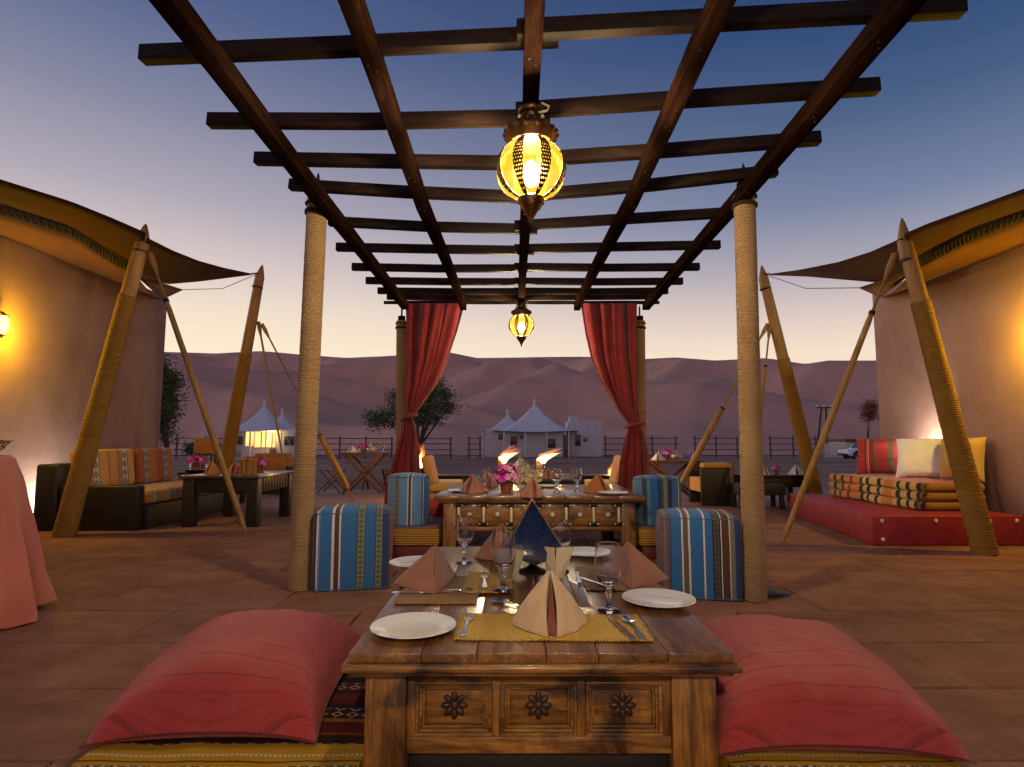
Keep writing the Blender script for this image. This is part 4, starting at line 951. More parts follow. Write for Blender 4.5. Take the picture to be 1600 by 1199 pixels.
def bouquet(label, p, r, seed=1, pot=True, n=46):
    rr = random.Random(seed); o = thing('flower_bouquet', label, 'flowers', p, 0, 'magenta bouquets')
    MB().lathe([(.001, 0), (r*.32, 0), (r*.36, .01), (r*.46, r*.55), (r*.5, r*.6), (r*.44, r*.6), (r*.3, .02), (.001, .02)], 18).build('pot', m_pot, o)
    cz = r*1.15
    bl = [MB(), MB(), MB()]
    for i in range(n):
        th = rr.uniform(0, 2*PI); ph = math.acos(rr.uniform(-.25, 1)); k = rr.uniform(.72, 1.05)
        c = Vector((math.sin(ph)*math.cos(th)*r*k, math.sin(ph)*math.sin(th)*r*k, cz + math.cos(ph)*r*.72*k))
        nrm = (c-Vector((0, 0, cz*.9))).normalized(); M_ = Matrix.Translation(c) @ nrm.to_track_quat('Z', 'Y').to_matrix().to_4x4()
        mb = bl[rr.choice((0, 0, 0, 1, 1, 2))]; s = r*rr.uniform(.20, .30)
        for q in range(6):
            a = 2*PI*q/6 + rr.uniform(-.2, .2)
            ca, sa = math.cos(a), math.sin(a)
            mb.add([(0, 0, 0), (s*(ca*.6-sa*.38), s*(sa*.6+ca*.38), s*.32), (s*ca*1.05, s*sa*1.05, s*.22), (s*(ca*.6+sa*.38), s*(sa*.6-ca*.38), s*.32)], [(0, 1, 2, 3)], M_)
    for mb, m in zip(bl, m_mag): mb.build('blossoms', m, o, smooth=0)['kind'] = 'stuff'
    mb = MB()
    for i in range(14):
        a = 2*PI*i/14; mb.tube([(0, 0, r*.5), (math.cos(a)*r*.45, math.sin(a)*r*.45, r*.95)], .003, 5)
    mb.build('stems', m_leafg, o); return o
bouquet('magenta orchid bouquet in a terracotta pot on the drawer table', on2(791, 770), .125, 2)
napkin('rose napkin lying further back behind the orchid bouquet', (on2(762, 762)[0]+.0, 6.05, Z2), .2, m_nap_rose, .12, .14, .08)
# ================================================================ SOFA AND COFFEE TABLE BY THE LEFT LODGE
OR, OY, CRM, INK, RST = C(.46, .20, .035), C(.56, .30, .06), C(.52, .48, .38), C(.04, .035, .035), C(.30, .075, .03)
st_sofa = [(0, OR), (.14, INK), (.15, CRM), (.26, INK), (.27, OY), (.44, C(.2, .16, .12)), (.46, OY), (.62, C(.2, .16, .12)), (.64, OR), (.70, INK), (.71, CRM), (.82, INK), (.83, OY)]
m_sofa = striped('sofa_stripes', 1, 6.9, 7.84, st_sofa, rep=1, motif=[(.15, .26, 2, .11, INK), (.71, .82, 2, .11, INK)])
st_sofa2 = [(0, RST), (.14, INK), (.15, C(.30, .26, .22)), (.26, INK), (.27, C(.34, .12, .03)), (.5, RST), (.70, INK), (.71, C(.30, .26, .22)), (.82, INK), (.83, C(.34, .12, .03))]
m_sofa2 = striped('sofa_stripes_rust', 1, 7.9, 8.7, st_sofa2, motif=[(.15, .26, 2, .11, INK), (.71, .82, 2, .11, INK)])
m_seat = striped('sofa_seat_stripes', 1, 6.9, 9.0, st_sofa, rep=3, motif=[(.15, .26, 0, .11, INK), (.71, .82, 0, .11, INK)])
sf = thing('sofa', 'dark wooden sofa with orange striped cushions against the lodge wall', 'sofa', (-4.7, 7.9, 0))
def bx(nm, a, b, m, par, bev=.012, seg=3): return MB().box(a, b).build(nm, m, par, True, bevel=bev, seg=seg)
bx('base', (-5.10, 6.87, 0), (-4.16, 8.95, .27), m_dark, sf); bx('armrest', (-5.09, 6.74, 0), (-4.20, 6.868, .50), m_dark, sf, .02)
bx('back_frame', (-5.36, 6.72, 0), (-5.102, 8.95, .74), m_dark, sf, .03)
bx('seat_cushion', (-5.06, 6.90, .272), (-4.18, 8.9, .43), m_seat, sf, .05, 5)
for y0, y1, mm in ((6.90, 7.84, m_sofa), (7.88, 8.72, m_sofa2)):
    o = MB().box((-.09, y0, 0), (.09, y1, .47)).build('back_cushion', mm, sf, True, bevel=.05, seg=5)
    o.location = Vector((-5.0, 0, .432)) - sf.location; o.rotation_euler = (0, -.12, 0)
def dark_table(label, x0, x1, y0, y1, z, lw=.13, ap=.17, top=m_dark):
    o = thing('coffee_table', label, 'table', ((x0+x1)/2, (y0+y1)/2, 0), 0, 'dark wooden terrace tables')
    bx('top', (x0-.02, y0-.02, z-.035), (x1+.02, y1+.02, z), top, o, .006)
    for a, b in ((x0, y0), (x1-lw, y0), (x0, y1-lw), (x1-lw, y1-lw)): bx('leg', (a, b, 0), (a+lw, b+lw, z-.036), m_dark, o, .006)
    for a, b in (((x0+lw+.001, y0+.02, z-.036-ap), (x1-lw-.001, y0+.05, z-.036)), ((x0+lw+.001, y1-.05, z-.036-ap), (x1-lw-.001, y1-.02, z-.036)),
                 ((x0+.02, y0+lw+.001, z-.036-ap), (x0+.05, y1-lw-.001, z-.036)), ((x1-.05, y0+lw+.001, z-.036-ap), (x1-.02, y1-lw-.001, z-.036))): bx('apron', a, b, m_dark, o, .004)
    n = 9
    for i in range(n):
        yy = lerp(y0+lw+.04, y1-lw-.04, (i+.5)/n); bx('slat', (x1-.0198, yy-.02, z-.036-ap+.02), (x1-.012, yy+.02, z-.05), m_dark, o, .002)
    return o
m_dtop = wood('dark_table_top', C(.05, .035, .03), C(.09, .06, .05), C(.13, .09, .07), axis=0, rough=.22, coat=.4)
dark_table('large dark coffee table with thick legs in front of the striped sofa', -3.86, -2.98, 7.02, 8.15, .60, top=m_dtop)
zt = .6008
def onz(px, py, z): q = atZ(px, py, z); return (q.x, q.y, z+.0008)
napkin('rust folded napkin at the left on the large dark coffee table', onz(330, 741, .6), -.3, m_nap_rust, .13, .15, .09)
napkin('rust folded napkin beside the woven basket on the large dark coffee table', onz(366, 740, .6), .2, m_nap_rust, .12, .14, .09)
t = NT('basketry'); _w = t.n('ShaderNodeTexBrick', {0: t.mapped((1, 1, 1)), 1: C(.48, .27, .07), 2: C(.36, .17, .04), 3: C(.10, .03, .015), 'Scale': 30.0, 'Mortar Size': .03}).outputs[0]
t.bsdf(_w, .8, 0, t.bump(t.noise(120), .5, .004), .2); m_bask = t.m
o = thing('basket', 'woven golden basket box on the large dark coffee table', 'basket', onz(390, 741, .6))
MB().lathe([(.085, 0), (.088, .05), (.086, .15), (.09, .155), (.09, .17), (.084, .172), (.08, .155), (.08, .02), (.001, .018)], 24, wob=lambda a, z: 1+.05*abs(math.cos(2*a))).build('body', m_bask, o)
MB().lathe([(.09, .171), (.092, .178), (.06, .196), (.02, .202), (.001, .203)], 24, wob=lambda a, z: 1+.05*abs(math.cos(2*a))).build('lid', m_bask, o)
for k in range(2):
    a = k*PI/2
    MB().tube([(math.cos(a)*.096, math.sin(a)*.096, .01), (math.cos(a)*.098, math.sin(a)*.098, .16), (math.cos(a)*.05, math.sin(a)*.05, .203), (-math.cos(a)*.05, -math.sin(a)*.05, .203), (-math.cos(a)*.098, -math.sin(a)*.098, .16), (-math.cos(a)*.096, -math.sin(a)*.096, .01)], .008, 6).build('ribbon', m_seam, o)
bouquet('magenta flowers half hidden behind the woven basket', onz(408, 737, .6), .10, 5, n=30)
dark_table('small black side table with a bouquet near the lodge corner', -5.0, -4.35, 9.2, 9.8, .56, .07, .08)
bouquet('magenta flowers on the black side table near the lodge corner', onz(306, 735, .56), .12, 6, n=30)
goblet('stemmed glass left of the flowers on the black side table', onz(296, 734, .56)); goblet('stemmed glass right of the flowers on the black side table', onz(322, 734, .56))
# carved armchair by the lodge corner
m_chair = wood('chair_wood', C(.05, .018, .008), C(.13, .05, .02), C(.2, .085, .035), axis=2, rough=.45)
m_orange = fabric('orange_cushion', C(.40, .16, .05), C(.50, .22, .08))
ac = thing('carved_chair', 'carved wooden chair with orange head cushion beside the lodge corner', 'chair', (-5.33, 10.2, 0))
for a, b, h in ((-5.55, 9.95, .44), (-5.15, 9.95, .44), (-5.55, 10.4, .95), (-5.15, 10.4, .95)): bx('leg', (a, b, 0), (a+.05, b+.05, h), m_chair, ac, .006)
bx('seat', (-5.57, 9.93, .441), (-5.08, 10.46, .49), m_chair, ac)
for i in range(5): bx('slat', (-5.49+.072*i, 10.41, .5), (-5.455+.072*i, 10.43, .86), m_chair, ac, .004)
bx('top_rail', (-5.56, 10.395, .86), (-5.09, 10.46, .95), m_chair, ac, .02); bx('cushion', (-5.53, 10.33, .78), (-5.12, 10.392, 1.06), m_orange, ac, .03, 4)
# striped sofa far off beyond the coffee table
fs_ = thing('sofa', 'far small sofa with orange cushions beyond the woven basket', 'sofa', (-4.9, 11.6, 0))
bx('base', (-5.15, 11.35, 0), (-4.35, 11.95, .3), m_dark, fs_); bx('seat_cushion', (-5.1, 11.32, .302), (-4.4, 11.9, .42), m_gold, fs_, .04, 4)
bx('back_cushion', (-5.12, 11.82, .422), (-4.38, 11.97, .76), fabric('rust_stripe', C(.34, .10, .04), C(.45, .2, .05)), fs_, .05, 4)
for xx in (-5.27, -4.34): bx('armrest', (xx, 11.35, 0), (xx+.11, 11.95, .52), m_dark, fs_, .02)
# clay pot by the wall
q = atZ(62, 806); o = thing('clay_pot', 'dark red clay pot with a bare twig between pink tablecloth and sofa', 'pot', q)
MB().lathe([(.001, 0), (.08, 0), (.12, .1), (.125, .2), (.10, .28), (.12, .31), (.115, .315), (.09, .28), (.11, .2), (.07, .02), (.001, .02)], 22).build('vessel', plain('oxblood', C(.10, .012, .010), C(.16, .025, .02), rough=.4), o)
MB().tube([(.0, 0, .28), (-.06, .02, .42), (.0, .0, .5), (.10, 0, .52), (.16, 0, .50)], [.006, .005, .004, .003, .002], 6).build('twig', m_leafg, o)
# ================================================================ ROUND TABLE UNDER A PINK CLOTH
rt = thing('round_table', 'round table hidden under the pink tablecloth at the picture edge', 'table', (-3.44, 3.16, 0))
MB().lathe([(.001, .885), (.60, .885), (.605, .895), (.60, .908), (.001, .909)], 40).build('top', m_chair, rt)
MB().lathe([(.001, 0), (.28, 0), (.28, .03), (.05, .06), (.045, .87), (.12, .884), (.001, .8845)], 20).build('pedestal', m_chair, rt)
m_pink = fabric('tablecloth_pink', C(.40, .10, .085), C(.50, .15, .125), weave=260, bs=.6, sheen=.3, vscale=3)
def cloth(u, v):
    a = u*2*PI
    if v < .12: r = .612*(v/.12); return (r*math.cos(a), r*math.sin(a), .9125)
    k = (v-.12)/.88; fold = k**.9*(.15*(abs(math.sin(a*5.5+.9))**.75-.62) + .06*math.sin(a*15+2+k*1.5) + .03*math.sin(a*4))
    r = .614 + .02*min(1, k*9) + .11*k + fold + .012*noise.noise(Vector((math.cos(a)*5, math.sin(a)*5, k*6)))*min(1, k*6)
    z = .9125 - .88*k - .022*min(1, k*10) + (.03*math.sin(a*9+2.0) if k > .97 else 0)
    return (r*math.cos(a), r*math.sin(a), max(z, .012) + .010*noise.noise(Vector((a*6, k*9, 1)))*min(1, k*8))
tcl = tag(MB().grid(cloth, 220, 60).build('tablecloth', m_pink, None, smooth=3, weld=True), 'pink tablecloth draped in folds to the floor at the picture edge', 'tablecloth')
tcl.location = (-3.44, 3.16, 0); solid(tcl, .004, 1)
m_bowl = NT('painted_bowl'); _d = m_bowl.n('ShaderNodeTexVoronoi', {'Vector': m_bowl.obj, 'Scale': 26.0}, feature='DISTANCE_TO_EDGE').outputs[0]
m_bowl.bsdf(m_bowl.ramp(_d, [(0, C(.05, .04, .05)), (.05, C(.30, .18, .06)), (.12, C(.62, .58, .52))], 'CONSTANT'), .25); m_bowl = m_bowl.m
o = thing('painted_bowl', 'patterned bowl with golden rim standing on the pink tablecloth', 'bowl', (-3.15, 3.47, .918))
MB().lathe([(.001, 0), (.07, 0), (.14, .03), (.175, .08), (.178, .085), (.17, .083), (.13, .04), (.06, .012), (.001, .012)], 36).build('bowl', m_bowl, o)
MB().tube([(.177*math.cos(a), .177*math.sin(a), .085) for a in [2*PI*i/36 for i in range(37)]], .006, 6, False).build('rim', m_brass, o)
# ================================================================ DAYBED BY THE RIGHT LODGE
m_crim = plain('crimson_paint', C(.20, .012, .022), C(.27, .022, .034), rough=.55, bs=.15, bscale=20)
db = thing('daybed', 'crimson platform daybed with round studs along the right lodge wall', 'daybed', (4.2, 6.8, 0))
poly = [(3.46, 5.80), (4.93, 5.80), (4.93, 8.0), (4.0, 8.3), (3.84, 8.3)]
vs = [(x, y, z) for z in (.002, .285) for x, y in poly]; n = len(poly)
MB().add(vs, [tuple(range(n-1, -1, -1)), tuple(range(n, 2*n))] + [(i, (i+1) % n, n+(i+1) % n, n+i) for i in range(n)]).build('platform', m_crim, db, True, bevel=.012, seg=3)
for x, z in ((3.56, .235), (3.56, .06), (4.08, .235), (4.60, .235), (4.60, .06), (4.86, .235)): MB().sphere((x, 5.798, z), .02, 12, 8, (1, .5, 1)).build('stud', m_bone, db, True, smooth=3)
YEL, ORA, GRN, TAN, RD = C(.58, .38, .12), C(.52, .19, .03), C(.012, .022, .018), C(.20, .095, .03), C(.42, .05, .02)
stq = [(0, TAN), (.03, GRN), (.06, YEL), (.11, GRN), (.145, YEL), (.20, GRN), (.235, YEL), (.27, ORA), (.37, YEL), (.40, GRN), (.435, YEL), (.51, GRN), (.545, YEL), (.585, GRN), (.62, ORA), (.72, C(.16, .02, .01)), (.75, ORA), (.82, GRN), (.85, C(.40, .20, .05)), (.91, GRN), (.94, C(.40, .20, .05))]
m_quilt = striped('quilt_stripes', 1, -.9, .9, stq, wobble=.012); m_qtop = fabric('quilt_top_red', C(.36, .045, .02), C(.46, .09, .03)); m_qend = fabric('quilt_end', C(.22, .10, .03), C(.30, .15, .05))
for k, nm in enumerate(('bottom', 'middle', 'top')):
    z0 = .2855 + k*.096; o = thing('folded_quilt', '%s one of the three striped quilts stacked on the crimson daybed' % nm, 'quilt', (4.55, 7.05, z0), 0, 'striped quilts stacked on the daybed')
    def qf(u, v, k=k):
        y = lerp(-.9, .9, v); a = -PI*.5 + PI*u
        e = .012*math.sin(y*9+k*2) + .012*noise.noise(Vector((y*3, k*5, 0)))
        return (-.30 + e + k*.012 - .052*math.cos(a)**.6 if abs(math.cos(a)) > 1e-6 else -.30 + e + k*.012, y, .0475 + .0465*math.sin(a) + .004*math.sin(y*6+k))
    MB().grid(qf, 14, 60).build('folded_side', m_quilt, o, smooth=3)
    MB().box((-.31, -.885, .004), (.33, .89, .089)).build('filling', m_qend, o, bevel=.035, seg=4)
    if k == 2: MB().grid(lambda u, v: (lerp(-.31, .33, u), lerp(-.86, .89, v), .0915 + .012*math.sin(PI*u)*math.sin(PI*v) + .003*noise.noise(Vector((u*5, v*9, 2)))), 14, 30).build('top_cover', m_qtop, o, smooth=3)
st_p = [(0, C(.34, .03, .035)), (.18, C(.10, .02, .02)), (.21, C(.38, .06, .05)), (.25, C(.45, .38, .3)), (.265, C(.22, .02, .03)), (.36, C(.12, .10, .05)), (.40, C(.34, .03, .035)), (.62, C(.08, .07, .035)), (.72, C(.34, .03, .035)), (.85, C(.1, .02, .02)), (.88, C(.34, .03, .035))]
zq = .2855+.288+.012
def stand(label, p, w, h, d, lean, yaw, m, seed):
    o = thing('pillow', label, 'pillow', p, 0, 'pillows on the daybed'); o.rotation_euler = (PI/2 - lean, 0, yaw)
    me = pillow_mesh('cover', w, h, d, m, seed, .5, 30); c = link('cover', me, o); c.location = (0, h/2, -d*.5); return o
stand('red striped pillow leaning at the far end of the daybed', (4.60, 7.42, zq), .58, .48, .20, .30, -.62, striped('pillow_stripes', 0, -.29, .29, st_p), 3)
stand('white pillow leaning in the middle of the daybed', (4.64, 6.72, zq), .58, .50, .20, .42, -.70, fabric('white_linen', C(.66, .66, .66), C(.74, .74, .74), weave=500), 5)
stand('golden tan pillow leaning at the near end of the daybed', (4.76, 6.36, zq), .46, .47, .17, .16, -1.25, fabric('tan_pillow', C(.40, .25, .08), C(.5, .33, .12)), 9)
flash_uplight('added flash stand-in tucked behind the daybed pillows washing the wall', (4.87, 6.92, zq-.01), 170)
# dark blue cloth wedge by the right rope post
q = atZ(1212, 934); o = tag(MB().grid(lambda u, v: (lerp(-.09, .10, u)*(1-v*.8) - .02*v, lerp(0, .17, v), .012 + .035*math.sin(PI*min(1, v*1.1))*(1-u*.8) + .004*noise.noise(Vector((u*5, v*5, 0)))), 14, 12).build('floor_cloth', fabric('navy_cloth', C(.03, .035, .07), C(.05, .06, .11)), None, smooth=3), 'corner of a dark blue cloth on the floor behind the right rope post', 'cloth'); o.location = (q.x, q.y, -.002); solid(o, .012, 1)
# ================================================================ THIRD DINING SET (dark, at the end of the pergola)
T3 = dark_table('dark dining table at the far end of the pergola between two bench seats', -.55, .95, 8.25, 9.1, .47, .08, .19)
def bench_seat(label, x0, x1, s):
    o = thing('bench_seat', label, 'bench', ((x0+x1)/2, 8.8, 0), 0, 'dark bench seats at the far table')
    bx('base', (x0, 8.2, 0), (x1, 9.5, .30), m_dark, o); bx('seat_cushion', (x0+.02, 8.22, .302), (x1-.02, 9.48, .40), m_gold, o, .03, 3)
    xb = x0-.06 if s < 0 else x1+.002
    bx('back_board', (xb, 8.2, 0), (xb+.058, 9.5, .62), m_dark, o)
    c = MB().box((-.06, -.28, 0), (.06, .28, .40)).build('back_cushion', m_orange, o, True, bevel=.04, seg=4)
    c.location = Vector((x0+.12 if s < 0 else x1-.12, 8.55, .402)) - o.location; c.rotation_euler = (0, s*.22, 0)
bench_seat('dark bench with orange back cushion at the far table, next to the left curtain', -1.25, -.75, -1); bench_seat('dark bench with orange back cushion at the far table, next to the right curtain', 1.12, 1.6, 1)
bn = thing('bench_seat', 'long dark bench closing the far end of the last dining table', 'bench', (.2, 9.8, 0)); bx('seat', (-1.3, 9.62, 0), (1.65, 10.05, .42), m_dark, bn); bx('top_board', (-1.3, 9.6, .421), (1.65, 10.07, .45), m_dark, bn, .008)
on3 = lambda px, py: onz(px, py, .47)
pyramid_lamp('gilded pyramid lamp on the dark far table', (.12, 8.55, .4708), .5, m_gilt, 1.0)
for px_, tx in ((798, 'stemmed glass left of the lamp on the dark far table'), (838, 'stemmed glass right of the lamp on the dark far table'), (846, 'stemmed glass at the right end of the glasses on the dark far table')):
    q = atY(px_, 740, 8.5); goblet(tx, (q.x, 8.5, .4708))
napkin('pale rose napkin left of the glasses on the dark far table', (atY(789, 740, 8.4).x, 8.4, .4708), .1, m_nap_rose, .12, .15, .08); napkin('pale rose napkin right of the glasses on the dark far table', (atY(857, 740, 8.4).x, 8.4, .4708), -.1, m_nap_rose, .12, .15, .08)
# ================================================================ FOLDING TABLES, CHAIRS
def folding_table(label, c, w, d, h):
    o = thing('folding_table', label, 'table', (c[0], c[1], 0), 0, 'wooden folding tables')
    n = 6
    for i in range(n): y0 = -d/2 + d*i/n; MB().box((-w/2, y0+.004, h-.022), (w/2, y0+d/n-.004, h)).build('slat', m_chair, o, bevel=.003)
    MB().box((-w/2+.03, -d/2, h-.06), (w/2-.03, -d/2+.025, h-.0225)).build('apron', m_chair, o, bevel=.003); MB().box((-w/2+.03, d/2-.025, h-.06), (w/2-.03, d/2, h-.0225)).build('apron', m_chair, o, bevel=.003)
    for y in (-d/2+.05, d/2-.05):
        for s in (-1, 1): MB().bar((-s*w*.42, y+s*.012, h-.03), (s*w*.42, y+s*.012, 0.015), .02, .05).build('leg', m_chair, o, bevel=.003)
        MB().sphere((0, y-.03, h/2-.01), .014, 8, 6).build('pivot', m_brass, o)
    MB().bar((-w*.40, -d/2+.05, .06), (-w*.40, d/2-.05, .06), .03, .03).build('stretcher', m_chair, o); MB().bar((w*.40, -d/2+.05, .06), (w*.40, d/2-.05, .06), .03, .03).build('stretcher', m_chair, o)
    return o
def folding_chair(label, c, rz):
    o = thing('folding_chair', label, 'chair', (c[0], c[1], 0), rz, 'wooden folding chairs')
    for i in range(5): MB().box((-.2, -.2+.08*i+.004, .43), (.2, -.2+.08*i+.076, .447)).build('slat', m_chair, o, bevel=.003)
    for x in (-.21, .21):
        MB().bar((x, -.22, 0), (x, .20, .44), .022, .04, Vector((1, 0, 0))).build('leg', m_chair, o, bevel=.003); MB().bar((x*.9, .24, 0), (x*.9, -.19, .43), .022, .04, Vector((1, 0, 0))).build('leg', m_chair, o, bevel=.003)
        MB().sphere((x*.95, .01, .215), .03, 8, 6, (.4, 1, 1)).build('pivot', m_brass, o)
    return o
q = atZ(570, 770); BTL = (q.x, q.y, 0); ht = .78
folding_table('wooden folding table with crossed legs left of the far post, white napkin on it', BTL, .86, .6, ht)
folding_chair('wooden folding stool beside the left folding table, nearer the stay rod', (BTL[0]-.66, BTL[1]+.1, 0), PI/2); folding_chair('wooden folding stool between left folding table and curtain', (BTL[0]+.58, BTL[1]+.15, 0), -PI/2)
folding_chair('wooden folding stool behind the left folding table', (BTL[0]+.05, BTL[1]+.65, 0), 0)
def tset(c, h, word, k):
    X, Y = c[0], c[1]; z = h+.0008
    napkin('white folded napkin on the %s folding table' % word, (X-.26, Y-.05, z), -.3, m_nap_white, .13, .13, .09)
    bouquet('magenta flowers on the %s folding table' % word, (X-.06+.0*k, Y, z), .10, 11+k, n=26); pyramid_lamp('gilded pyramid lamp on the %s folding table' % word, (X+.10, Y+.05, z), .6, m_gilt, .62)
    goblet('stemmed glass at the left end of the %s folding table' % word, (X-.17, Y+.18, z), .9); goblet('stemmed glass at the right end of the %s folding table' % word, (X+.34, Y, z), .9)
tset(BTL, ht, 'left', 0)
q = atZ(1052, 780); BTR = (q.x, q.y, 0)
folding_table('wooden folding table with crossed legs right of the far post', BTR, .92, .6, .67); tset(BTR, .67, 'right', 1)
folding_chair('wooden folding stool right of the right folding table by the dark armchair', (BTR[0]+.62, BTR[1]+.1, 0), -PI/2); folding_chair('wooden folding stool left of the right folding table by the curtain', (BTR[0]-.5, BTR[1]+.2, 0), PI/2)
q = atZ(1128, 791); ac2 = thing('armchair', 'dark boxy armchair with golden cushion behind the right rope post', 'armchair', (q.x, q.y+.35, 0))
bx('side_panel', (q.x-.31, q.y, .0), (q.x+.14, q.y+.06, .58), m_dark, ac2, .012); bx('side_panel', (q.x-.31, q.y+.62, .0), (q.x+.14, q.y+.68, .58), m_dark, ac2, .012)
bx('back_panel', (q.x+.141, q.y, .0), (q.x+.2, q.y+.68, .66), m_chair, ac2, .012); bx('seat_cushion', (q.x-.31, q.y+.062, .2), (q.x+.14, q.y+.618, .42), m_gold, ac2, .03, 4); bx('top_cushion', (q.x-.27, q.y-.01, .5812), (q.x+.19, q.y+.2, .66), m_gold, ac2, .03, 4)
q = atZ(1195, 795); tR = dark_table('low black table with white napkins behind the far end of the daybed', 3.62, 4.7, 9.35, 10.1, .47, .08, .15)
napkin('white napkin at the left on the low black table behind the daybed', (4.0, 9.5, .4708), .2, m_nap_white, .14, .15, .09); napkin('white napkin by the leaning pole on the low black table', (4.52, 9.5, .4708), -.3, m_nap_white, .13, .15, .09); bouquet('magenta flowers between napkins on the low black table', (4.27, 9.65, .4708), .08, 15, n=24)
cb = thing('low_bench', 'low black bench in front of the black table behind right post', 'bench', (3.65, 9.05, 0)); bx('seat', (3.35, 8.85, .2), (4.05, 9.25, .36), m_dark, cb)
for a in (3.37, 3.97):
    for b in (8.87, 9.17): bx('leg', (a, b, 0), (a+.06, b+.06, .1995), m_dark, cb, .004)
# ================================================================ TORCHES
def fire(nm, col, st):      # glowing gas: emission through the flame's volume
    t = NT(nm); e = t.n('ShaderNodeEmission', {0: col, 1: st}); t.t.links.new(e.outputs[0], t.out.inputs[1]); return t.m
m_fcore, m_fout = fire('flame_core', C(1, .62, .16), 70.0), fire('flame_fringe', C(1, .22, .02), 9.0)
m_bamboo = wood('bamboo', C(.22, .12, .04), C(.34, .2, .07), C(.42, .26, .1), axis=2, rough=.5)
def torch(label, px_, py_, Y, lean, length, watts):
    h = atY(px_, py_, Y); o = thing('garden_torch', label, 'torch', (h.x, Y, -.4 if Y > 12.3 else 0), 0, 'burning garden torches'); zb = h.z - o.location.z
    MB().tube([(0, 0, 0), (0, 0, zb*.5), (0, 0, zb-.16)], [.02, .022, .024], 12).build('pole', m_bamboo, o)
    MB().lathe([(.026, zb-.16), (.05, zb-.12), (.062, zb-.02), (.066, zb), (.05, zb), (.04, zb-.05), (.001, zb-.06)], 18).build('bowl', m_bamboo, o)
    for j in range(5):
        rr = random.Random(j+int(px_)); mb = MB(); pts, rad = [], []; ln = length*(.85 if j == 0 else .6 if j == 1 else rr.uniform(.8, 1.25)); ld = lean*(1 if j == 0 else rr.uniform(.6, 1.25)); R0 = .075 if j == 0 else rr.uniform(.05, .085)
        for i in range(15):
            k = i/14; bend = k**1.25; w = .03*k*math.sin(8*k+j*2.1)
            pts.append((ld*ln*bend + w + (0 if j == 0 else rr.uniform(-.01, .01)), .035*(j-2)*.8 + .02*math.sin(4*k+j), ln*(.25+.75/(1+abs(ld)))*k + (.04*j*.5 if j else 0)))
            rad.append(max(.003, R0*(math.sin(PI*min(1, k*.7+.24))**.9)*(1-k)**.6*(1+.22*math.sin(11*k+j*1.7))))
        fl_ = mb.tube(pts, rad, 16).build('flame', m_fcore if j < 2 else m_fout, o, smooth=3); fl_.location = (0, 0, zb-.03)
    point('torch_light', (lean*length*.4, -.12, zb+.15), watts, (1, .46, .12), .08, o)
torch('burning torch with flame blown sideways, left one of the middle pair', 783, 719, 10.6, 1.1, .34, 30); torch('burning torch with flame blown sideways, right one of the middle pair', 843, 720, 10.6, 1.2, .36, 30)
torch('burning torch with tall upright flame beside the left curtain', 662, 737, 10.2, -.12, .52, 26); torch('burning torch with small flame beside the right curtain', 953, 744, 10.2, .55, .26, 22)
